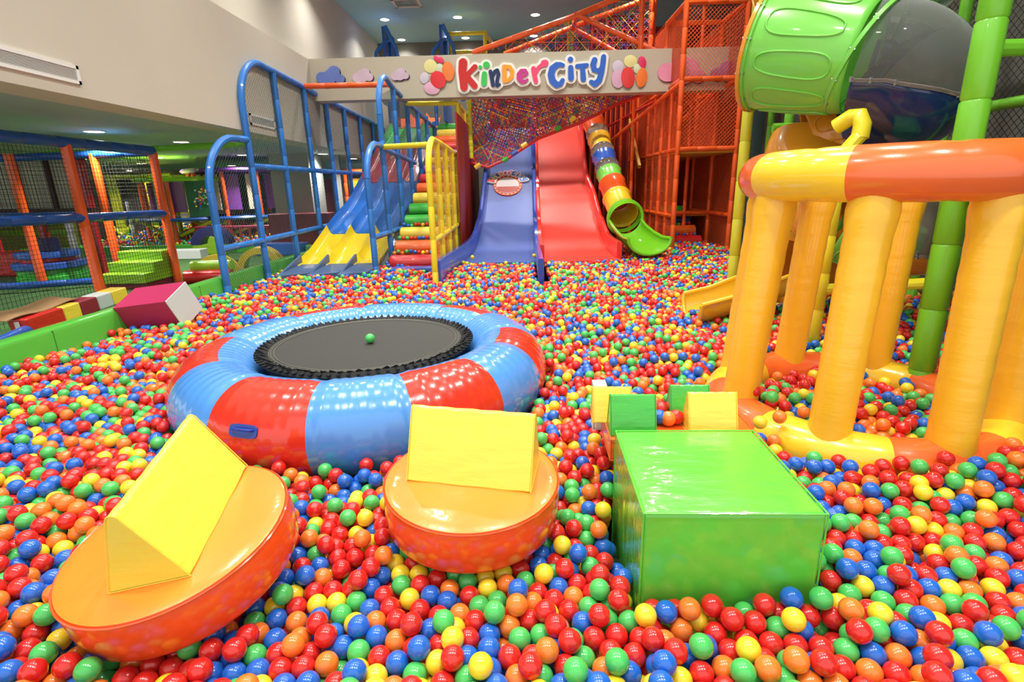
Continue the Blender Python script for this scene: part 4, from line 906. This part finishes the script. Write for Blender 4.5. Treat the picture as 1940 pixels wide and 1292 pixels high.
arch('foam_arch', 'farther yellow and green foam arch of the crawl tunnel behind the blue frame post', (-4.75, 9.5, F2), .27, .38, .4, M_fye, math.radians(15))
arch('foam_arch', 'navy foam arch standing on lime blocks beyond the pit wall', atZ(405, 462, .80), .17, .34, .38, M_fnavy, math.radians(12))
one('foam_roll', MB().sweep([atZ(352, 525, .52), atZ(440, 522, .52)], .10, M_fred, 20), 'red foam roll lying by the yellow arch behind the pit wall', 'foam roll')
one('foam_roll', MB().sweep([atZ(365, 505, .66), atZ(440, 503, .66)], .09, M_flime, 20), 'green foam roll above the red roll by the yellow arch', 'foam roll')
p = atZ(398, 475, .5); one('foam_block', MB().box((p.x, p.y+.15, .61), (.75, .35, .38), M_flime), 'lime foam block supporting the navy arch', 'foam block', bevel=.015, smooth=False)
one('foam_block', MB().box((-5.3, 11.6, .55), (1.1, .35, .25), M_fbl, rotm(0, 0, -8)), 'low blue foam block beyond the blue frame near the curved end of the pit wall', 'foam block', bevel=.015, smooth=False)
one('foam_block', MB().box((-7.2, 11.2, .52), (.8, .3, .2), M_fwhite), 'pale foam bench in front of the second ball pit', 'foam block', bevel=.015, smooth=False)
t = thing('disc_stack', 'stack of round foam discs in green, blue and red inside the netted cage', 'foam stack', (-7.3, 8.6, F2))
pc = P2(75, 540)
for k, (r, h, m) in enumerate(((.46, .14, M_fgr), (.44, .10, M_fgr), (.48, .10, M_fbl), (.36, .07, M_fred), (.42, .09, M_fbl), (.18, .20, M_fnavy))):
    z = F2+sum((.14, .10, .10, .07, .09, .2)[:k]); MB().lathe([(.001, 0), (r-.01, 0), (r, .01), (r, h-.01), (r-.01, h), (.001, h)], (pc.x, pc.y+.3, z), m, 32).build('disc', t)
one('foam_block', MB().span((-9.4, 9.0, F2), (-8.2, 9.3, .85), M_fred), 'long red padded block at the left edge inside the cage', 'foam block', bevel=.05, smooth=False)
one('padded_wall', MB().span((-13, 12.6, .5), (-10.7, 12.7, 1.55), M_char).span((-13, 12.58, .9), (-10.7, 12.6, 1.0), M_flime), 'chartreuse padded wall with lime rails at the back left of the play room', 'padded wall', smooth=False)
for i, (px, lab) in enumerate(((148, 'grey padded post behind the first orange cage post'), (262, 'grey padded post in front of the yellow frame tower'))):
    p = P2(px, 500 if i == 0 else 470); pole([(p.x, p.y, F2), (p.x, p.y, 1.6)], .07, mat('grey padding', (150, 150, 156), .7), lab, .3)
# framed pictures / windows on the far left wall
t = thing('machine_screen', 'red and white panelled play machine high behind the cage net', 'play machine', (-8.4, 9.2, 1.4))
for i in range(4):
    MB().span((-9.6+i*.55, 9.2, 1.55), (-9.6+i*.55+.46, 9.25, 2.4), mat('pale printed panel', (196, 188, 170), .5, vary=.1, bscale=4)).build('panel', t, smooth=False)
    MB().span((-9.12+i*.55, 9.15, 1.5), (-9.05+i*.55, 9.3, 2.45), M_fred if i % 2 else M_dark).build('upright', t, smooth=False)
MB().span((-9.7, 9.05, 1.45), (-7.3, 9.35, 1.55), M_dark).build('shelf', t, smooth=False)
for i in range(3): MB().span((-9.3+i*.9, 9.15, F2), (-9.2+i*.9, 9.25, 1.5), M_fred).build('leg', t, smooth=False)
# yellow frame tower
p = P2(215, 462); t = thing('frame_tower', 'yellow steel frame tower with dark netting at the back of the play room', 'tower', (p.x, 15, F2))
cx = -11.0
for x in (cx-1.0, cx-.1, cx, cx+1.6):
    for y in (14.6, 16.0): MB().pipe([(x, y, F2), (x, y, 2.25)], .06, M_plem).build('post', t)
for z in (1.25, 2.25):
    MB().pipe([(cx-1.0, 14.6, z), (cx+1.6, 14.6, z)], .05, M_plem).build('rail', t); MB().pipe([(cx-1.0, 16, z), (cx+1.6, 16, z)], .05, M_plem).build('rail', t)
for s_ in (-1, 1): MB().pipe([(cx, 14.55, .7), (cx+.55*s_, 14.55, 1.2)], .05, M_plem).build('brace', t)
MB().net([(cx-1.0, 14.6, 1.25), (cx+1.6, 14.6, 1.25), (cx+1.6, 14.6, 2.25), (cx-1.0, 14.6, 2.25)], .05, .004, M_netk, False).build('net', t, smooth=False)
MB().span((cx-1.6, 16.3, F2), (cx+3, 16.4, 2.45), mat('dark stone cladding', (86, 80, 76), .9, bump=.8, bscale=12, vary=.3)).build('back_wall', t, smooth=False)
# hexagon play towers
def hexa(lab, px, cy, roofm, r, z0, zr, deckm, pan):
    c = atZ(px, 400, z0); sc = cy/c.y; cxx = atY(px, 350, cy).x
    t = thing('play_tower', lab, 'play tower', (cxx, cy, F2))
    MB().lathe([(.001, zr+.05), (r*1.1, zr+.05), (r*1.14, zr), (r*1.1, zr-.05), (.001, zr-.05)], (cxx, cy, 0), roofm, 24).build('roof', t)
    MB().lathe([(.001, z0+.04), (r*1.12, z0+.04), (r*1.15, z0), (r*1.12, z0-.04), (.001, z0-.04)], (cxx, cy, 0), deckm, 24).build('deck', t)
    for k in range(9):
        a = 2*PI*k/9; x, y = cxx+r*math.cos(a), cy+r*math.sin(a)
        MB().pipe([(x, y, F2 if k % 2 else z0), (x, y, zr)], .05, M_por, seg=.9).build('post', t)
    for k in range(6):
        a = PI+PI*(k+.6)/6; x, y = cxx+r*.8*math.cos(a), cy+r*.8*math.sin(a)
        MB().box((x, y, (z0+zr)/2+.05), (.32, .03, (zr-z0)*.75), (M_fpu if k % 2 else mat('cream panel', (206, 196, 170), .6)), Matrix.Rotation(a+PI/2, 3, 'Z')).build('panel', t, smooth=False)
    for s_ in (-1, 1): MB().pipe([(cxx+s_*.15, cy-r*.8, .75), (cxx+s_*r*.9, cy-r*.6, z0-.05)], .045, M_plem).build('brace', t)
    MB().pipe([(cxx, cy-r*.8, F2), (cxx, cy-r*.8, z0)], .05, M_plem).build('post', t)
    if pan:
        R = Matrix.Rotation(.35, 3, 'Z'); c_ = (cxx+r*.75, cy-r*.75, (z0+zr)/2)
        gp = MB().box(c_, (.5, .05, .85), mat('dark green panel', (24, 96, 60), .5), R).build('game_panel', t, smooth=False)
        mb = MB(); cw = [M_fred, M_fwhite, M_fbl, M_fgr, M_fye]
        for i in range(60):
            q = rng.uniform(0, .2); a = rng.uniform(0, 2*PI); mb.box(Vector(c_)+R@Vector((q*math.cos(a)+.06, -.04, q*math.sin(a)*1.3)), (.035, .012, .035), cw[i % 5], R)
        mb.build('colour_wheel', gp, smooth=False)
hexa('round play tower with a lime green roof, orange posts and blue deck', 350, 14.0, M_flime, 1.0, 1.15, 2.1, M_pdblue, True)
hexa('round play tower with a purple roof and orange posts behind the blue net frame', 452, 14.6, mat('purple roof vinyl', (110, 50, 150), .4), 1.15, 1.15, 2.3, M_pdblue, False)
t = thing('barrier', 'low red pipe barrier in front of the far towers', 'barrier', (-6.8, 13, F2))
for i in range(11): MB().pipe([(-8.0+i*.22, 13.0, F2), (-8.0+i*.22, 13.0, .95)], .03, M_fred).build('baluster', t)
for z in (.62, .95): MB().pipe([(-8.0, 13.0, z), (-5.7, 13.0, z)], .035, M_fmag).build('rail', t)
one('padded_block', MB().span((-6.0, 12.6, F2), (-4.55, 13.1, 1.25), M_fmar), 'tall maroon padded block in front of the grey column', 'padded block', bevel=.03, smooth=False)
t = thing('play_maze', 'orange play maze with an amber bubble window seen behind the wave slide', 'play maze', (-4.9, 16.8, F2))
for x in (-5.3, -4.75):
    MB().pipe([(x, 16.4, F2), (x, 16.4, 2.35)], .06, M_por).build('post', t)
for z in (1.0, 2.3): MB().pipe([(-5.8, 16.4, z), (-4.7, 16.4, z)], .06, M_por).build('rail', t)
MB().span((-6.2, 17.0, .9), (-4.7, 17.1, 2.1), M_fmar).build('panel', t, smooth=False)
wf = MB().span((-5.2, 16.6, 1.2), (-4.65, 16.65, 2.1), M_tubey).build('window_frame', t, smooth=False)
MB().lathe([(.26*math.cos(a), .26*math.sin(a)*.8) for a in np.linspace(0, PI/2-.01, 8)], (-4.95, 16.6, 1.65), M_clear, 24, Matrix.Rotation(PI/2, 3, 'X')).build('bubble', wf)
#@@BALLS
# ------------------------------------------------------------------ the balls
BR = .035
def pack_tile(L=2.1, n=2300, it=260):
    """loose random packing of spheres settled in a periodic tile (a small settling simulation)"""
    g = np.random.default_rng(5); p = np.c_[g.uniform(0, L, n), g.uniform(0, L, n), g.uniform(BR, .42, n)]; D = 2*BR
    I = J = None
    for k in range(it):
        if k % 6 == 0:
            I = []; J = []
            for s0 in range(0, n, 500):
                d = p[s0:s0+500, None, :]-p[None]; d[..., :2] -= L*np.round(d[..., :2]/L)
                a, b_ = np.nonzero((d**2).sum(-1) < (D*1.35)**2); a += s0; m = a < b_; I.append(a[m]); J.append(b_[m])
            I = np.concatenate(I); J = np.concatenate(J)
        p[:, 2] -= .0035 if k < it-40 else .0006
        for _ in range(3):
            d = p[I]-p[J]; d[:, :2] -= L*np.round(d[:, :2]/L); r = np.sqrt((d**2).sum(1))+1e-9; ov = np.maximum(0, D-r)*.5
            v = d/r[:, None]*ov[:, None]*.9
            for c_ in range(3): p[:, c_] += np.bincount(I, v[:, c_], n)-np.bincount(J, v[:, c_], n)
            p[:, 2] = np.maximum(p[:, 2], BR)
        p[:, :2] %= L
    return p
L = 2.1; tile = pack_tile(L); ztop = np.percentile(tile[:, 2], 97); tile[:, 2] -= ztop
def heap(x, y):
    h = .022*np.sin(x*1.9+.7)*np.sin(y*1.6)+.014*np.sin(x*4.3+y*2.1)+.012*np.sin(y*5.1-x*1.3+1)
    h = h+.10*np.exp(-((x+1.85)**2/.5+(y-9.3)**2/.7))+.14*np.exp(-((x-3.3)**2/.6+(y-11.4)**2/1.2))
    return h-.04*np.exp(-((x+.3)**2/1.2+(y-1.5)**2/.25))+.06*np.exp(-((x-2.15)**2/.5+(y-2.15)**2/.12))-.09*np.exp(-((x+.9)**2/.35+(y-2.25)**2/.06))
X0, X1, Y0, Y1 = -4.13, 5.0, .55, 14.6
pts = []
for i in range(int(X0//L), int(X1//L)+1):
    for j in range(0, int(Y1//L)+1):
        q = tile.copy(); q[:, 0] += i*L; q[:, 1] += j*L; pts.append(q)
pts = np.concatenate(pts); pts = pts[(pts[:, 0] > X0) & (pts[:, 0] < X1) & (pts[:, 1] > Y0) & (pts[:, 1] < Y1)]
pts[:, 2] += S-.02+heap(pts[:, 0], pts[:, 1])
dist = np.hypot(pts[:, 0], pts[:, 1]); lay = pts[:, 2]-(S-.02+heap(pts[:, 0], pts[:, 1]))
pts = pts[(lay > -.16) & ((dist < 5) | (lay > -.10))]
# in the camera's wide neighbourhood only
cv = (pts-np.array([0, 0, CAMH]))@RM; ok = (cv[:, 2] > .3) & (np.abs(cv[:, 0]/cv[:, 2]) < 1.12) & (cv[:, 1]/cv[:, 2] < .85); pts = pts[ok]
x, y, z = pts.T; keep = np.ones(len(pts), bool)
for s_ in SOLIDS:
    if s_[0] == 'cyl':
        l = (pts-np.array(s_[1]))@np.array(s_[2]); keep &= ~((np.hypot(l[:, 0], l[:, 1]) < s_[3]+BR*.96) & (l[:, 2] > -BR*.9) & (l[:, 2] < s_[4]+BR))
    else:
        l = np.abs((pts-np.array(s_[1]))@np.array(s_[2])); h = np.array(s_[3])/2+BR*.95; keep &= ~((l < h).all(1))
rt = np.hypot(x-TC.x, y-TC.y); keep &= ~((np.hypot(rt-TR, z-TZ) < Tr+BR*.95) | (rt < .9))
rb = np.hypot(x-IB.x, y-IB.y); keep &= ~(np.hypot(rb-RB, z-.365) < .14+BR*.9)
for a in offs:
    a = math.radians(a); keep &= ~(np.hypot(x-IB.x-RB*math.cos(a), y-IB.y-RB*math.sin(a)) < .13+BR*.8)
for px_, py_, r_ in [(-4.1, 7.13, .05), (-4.1, 8.34, .05), (-4.1, 9.54, .05), (-2.4, 8.5, .05), (-2.4, 9.6, .05), (-1.3, 7.68, .045), (2.41, 4.32, .055), (2.41, 6.12, .058), (2.62, 3.35, .075), (2.7, 3.48, .03), (3.34, 4.32, .05), (XL, 10.6, .05), (XR, 10.6, .05), (3.9, 4.7, .055), (3.9, 6, .055), (3.9, 3.4, .055), (3.9, 7.3, .055)]:
    keep &= ~(np.hypot(x-px_, y-py_) < r_+BR*.9)
lf = np.interp(y, [7.5, 8.6, 10.5, 11.2, 12], [-1.27, -1.24, -1.10, -1.0, -.92])
keep &= ~((np.abs(x-lf) < .045+BR) & (y > 7.46)); keep &= ~((np.abs(x-.28) < .07+BR) & (y > 7.46)); keep &= ~((np.abs(x-1.74) < .06+BR) & (y > 9.58))
keep &= ~((x > -1.3) & (x < 1.8) & (y > 9.5) & (z < np.interp(y, [9.5, 10.7, 11.2, 11.8], [.45, .49, .63, 1.03])+BR*.6))
keep &= ~((x > -4.05) & (x < -2.45) & (y > 9.15) & (z < np.interp(y, SY, SZ)+.2)) & ~((x > -4.02) & (x < -2.5) & (y > 8.3) & (y < 9.2) & (z < .5+BR))
keep &= ~((x > -2.35) & (x < -1.33) & (y > 10.1)); keep &= ~((x > 2.95) & (x < 3.8) & (y > 12.3)) & ~((x > 4.02) & (y > 11)) & ~((x > 1.8) & (x < 2.93) & (y > 13))
for (yy, zz) in ((9.1, .52), (9.58, .72), (10.06, .92)): keep &= ~((x > -2.35) & (x < -1.33) & (np.hypot(y-yy, z-zz) < .13+BR))
keep &= ~((x > 1.75) & (x < 2.65) & (y > 9.62) & (y < 11) & (z > .45)) & ~((np.abs(x+1.85) < .38) & (np.abs(y-8.75) < .16) & (z > .40))
keep &= ~((x > 1.45) & (x < 2.6) & (np.abs(y-5.35) < .36) & (z > .42))
pts = pts[keep]
CN = ['red', 'blue', 'green', 'orange', 'yellow']; CP = [.36, .21, .17, .14, .12]
CR = [(214, 38, 34), (32, 102, 204), (76, 192, 94), (243, 126, 46), (246, 214, 50)]
def ballmat(c, nm):
    m = mat(nm, c, .22, coat=.35); m.node_tree.nodes['Principled BSDF'].inputs['Subsurface Weight'].default_value = 0; return m
BM = [ballmat(c, n+' ball plastic') for n, c in zip(CN, CR)]
ci = rng.choice(5, len(pts), p=CP)
# balls that rest on things, placed one by one
extra = []
def put(px, py, zc, c, lab, group=None): p = atZ(px, py, zc); extra.append(((p.x, p.y, p.z), c, lab, group))
put(701, 641, .668+BR-.01, 2, 'single green ball lying alone on the black trampoline mat')
put(1361, 1054, .52, 3, 'orange ball resting against the front of the green foam block, on top of the pile')
for px, py, c, w_ in ((1266, 793, 3, 'orange'), (1249, 790, 1, 'blue'), (1281, 790, 0, 'red'), (1253, 774, 0, 'red'), (1272, 772, 0, 'red')): put(px, py, zb+BR, c, '%s ball on the orange board between the green and yellow prisms' % w_, w_+' balls on the orange board')
for px, py, c, w_ in ((1430, 740, 0, 'red'), (1463, 752, 2, 'green'), (1477, 790, 3, 'orange'), (1440, 800, 4, 'yellow')): put(px, py, .538, c, '%s ball resting on the base ring of the yellow inflatable' % w_)
for px, py, c, w_ in ((895, 487, 4, 'yellow'), (1012, 484, 4, 'yellow')): put(px, py, .53, c, '%s ball at the foot of the blue slide bed' % w_, '%s balls at the foot of the blue slide' % w_)
# which of them show largest: splat the near ones into a small id buffer
cv = (pts-np.array([0, 0, CAMH]))@RM; near = np.argsort(cv[:, 2])[:2600]; Wb, Hb = 970, 646; zb_ = np.full((Hb, Wb), 1e9); ib = np.full((Hb, Wb), -1)
for k in near:
    u, v, d = CX/2+FPX/2*cv[k, 0]/cv[k, 2], CY/2+FPX/2*cv[k, 1]/cv[k, 2], cv[k, 2]; r = FPX/2*BR/d
    x0, x1, y0, y1 = int(max(0, u-r)), int(min(Wb, u+r+1)), int(max(0, v-r)), int(min(Hb, v+r+1))
    if x0 >= x1 or y0 >= y1: continue
    yy, xx = np.mgrid[y0:y1, x0:x1]; m = ((xx-u)**2+(yy-v)**2 < r*r); dd = d-np.sqrt(np.maximum(0, r*r-(xx-u)**2-(yy-v)**2))/r*BR
    m &= dd < zb_[y0:y1, x0:x1]; zb_[y0:y1, x0:x1][m] = dd[m]; ib[y0:y1, x0:x1][m] = k
cnt = np.bincount(ib[ib >= 0].ravel(), minlength=len(pts)); solo = np.argsort(-cnt)[:300]
def ball_mesh(nm, m):
    bm = bmesh.new(); bmesh.ops.create_icosphere(bm, subdivisions=4, radius=BR)
    for f in bm.faces: f.smooth = True
    me = bpy.data.meshes.new(nm); bm.to_mesh(me); bm.free(); me.materials.append(m); return me
BMesh = [ball_mesh('ball', m) for m in BM]
def region(px, py):
    if px < 330 and py < 1150: return 'left of the tilted orange disc'
    if px < 640: return 'below the tilted orange disc' if py > 1000 else 'between the two orange discs'
    if px < 1180: return 'in front of the middle orange disc' if py > 1060 else 'between the middle orange disc and the green block'
    if px < 1560: return 'in front of the green foam block'
    return 'right of the green foam block'
for k in solo:
    o = bpy.data.objects.new('plastic_ball', BMesh[ci[k]]); COL.objects.link(o); o.location = pts[k]
    px_, py_ = CX+FPX*cv[k, 0]/cv[k, 2], CY+FPX*cv[k, 1]/cv[k, 2]; rg = region(px_, py_)
    tag(o, 'glossy %s plastic ball %s' % (CN[ci[k]], rg), 'ball', '%s balls %s' % (CN[ci[k]], rg))
for loc, c, lab, g in extra:
    o = bpy.data.objects.new('plastic_ball', BMesh[c]); COL.objects.link(o); o.location = loc; tag(o, lab, 'ball', g)
rest = np.setdiff1d(np.arange(len(pts)), solo)
E_ = np.array([e[0] for e in extra])
dd = np.sqrt(((pts[rest][:, None]-E_[None])**2).sum(-1)).min(1); rest = rest[dd > BR*1.5]
def stuff_balls(name, P, C, lab):
    """one object: points carrying a sphere each and a colour per ball"""
    me = bpy.data.meshes.new(name); me.from_pydata([tuple(p) for p in P], [], [])
    at = me.attributes.new('ball_colour', 'FLOAT_COLOR', 'POINT'); col = np.ones((len(P), 4), np.float32); col[:, :3] = np.array([lin(c) for c in CR])[C]; at.data.foreach_set('color', col.ravel())
    o = bpy.data.objects.new(name, me); COL.objects.link(o); tag(o, lab, 'balls', kind='stuff')
    m = mat('mixed ball plastic', (200, 50, 40), .22, coat=.35); nt = m.node_tree
    if 'Attribute' not in nt.nodes:
        an = nt.nodes.new('ShaderNodeAttribute'); an.attribute_type = 'INSTANCER'; an.attribute_name = 'ball_colour'; nt.links.new(an.outputs['Color'], nt.nodes['Principled BSDF'].inputs['Base Color'])
    ng = bpy.data.node_groups.new('balls_on_points', 'GeometryNodeTree'); ng.interface.new_socket('Geometry', in_out='INPUT', socket_type='NodeSocketGeometry'); ng.interface.new_socket('Geometry', in_out='OUTPUT', socket_type='NodeSocketGeometry')
    N = ng.nodes; gi = N.new('NodeGroupInput'); go = N.new('NodeGroupOutput'); ip = N.new('GeometryNodeInstanceOnPoints'); ic = N.new('GeometryNodeMeshIcoSphere'); ic.inputs['Radius'].default_value = BR; ic.inputs['Subdivisions'].default_value = 4
    ss = N.new('GeometryNodeSetShadeSmooth'); sm_ = N.new('GeometryNodeSetMaterial'); sm_.inputs['Material'].default_value = m
    ng.links.new(ic.outputs[0], ss.inputs[0]); ng.links.new(ss.outputs[0], sm_.inputs[0]); ng.links.new(sm_.outputs[0], ip.inputs['Instance']); ng.links.new(gi.outputs[0], ip.inputs['Points']); ng.links.new(ip.outputs[0], go.inputs[0])
    md = o.modifiers.new('balls', 'NODES'); md.node_group = ng; me.materials.append(m); return o
stuff_balls('ball_pit_balls', pts[rest], ci[rest], 'thousands of red, blue, green, orange and yellow plastic balls filling the big ball pit')
# second pit in the left play room and balls on the roller stairs
g = np.random.default_rng(3); q = []
for i in range(26):
    for j in range(52): q.append((-10.6+j*.1+g.uniform(-.03, .03), 12.5+i*.16+g.uniform(-.05, .05), .60+.012*i+g.uniform(-.03, .03)))
q = np.array(q); q = q[(q[:, 0] < -6.2)]; stuff_balls('ball_pit_balls', q, g.choice(5, len(q), p=CP), 'colourful plastic balls in the second ball pit at the back of the left play room')
q = []
for k in range(1, 4):
    for xx in np.arange(-2.27, -1.4, .072): q.append((xx, ys[k-1]+.20+g.uniform(-.02, .02), zr[k-1]+.15+g.uniform(-.01, .02)))
for k in range(3):
    for xx in np.arange(3.05, 3.7, .075): q.append((xx, 11.5+k*.45, .68+.19*k+g.uniform(-.01, .02)))
q = np.array(q); stuff_balls('stair_balls', q, g.choice(5, len(q), p=CP), 'plastic balls caught in the gaps of the foam roller stairs')
one('pit_side', MB().span((-10.8, 12.28, F2), (-6.3, 16.4, .56), M_gwall), 'raised green floor of the second ball pit in the left play room', 'pit floor', smooth=False)
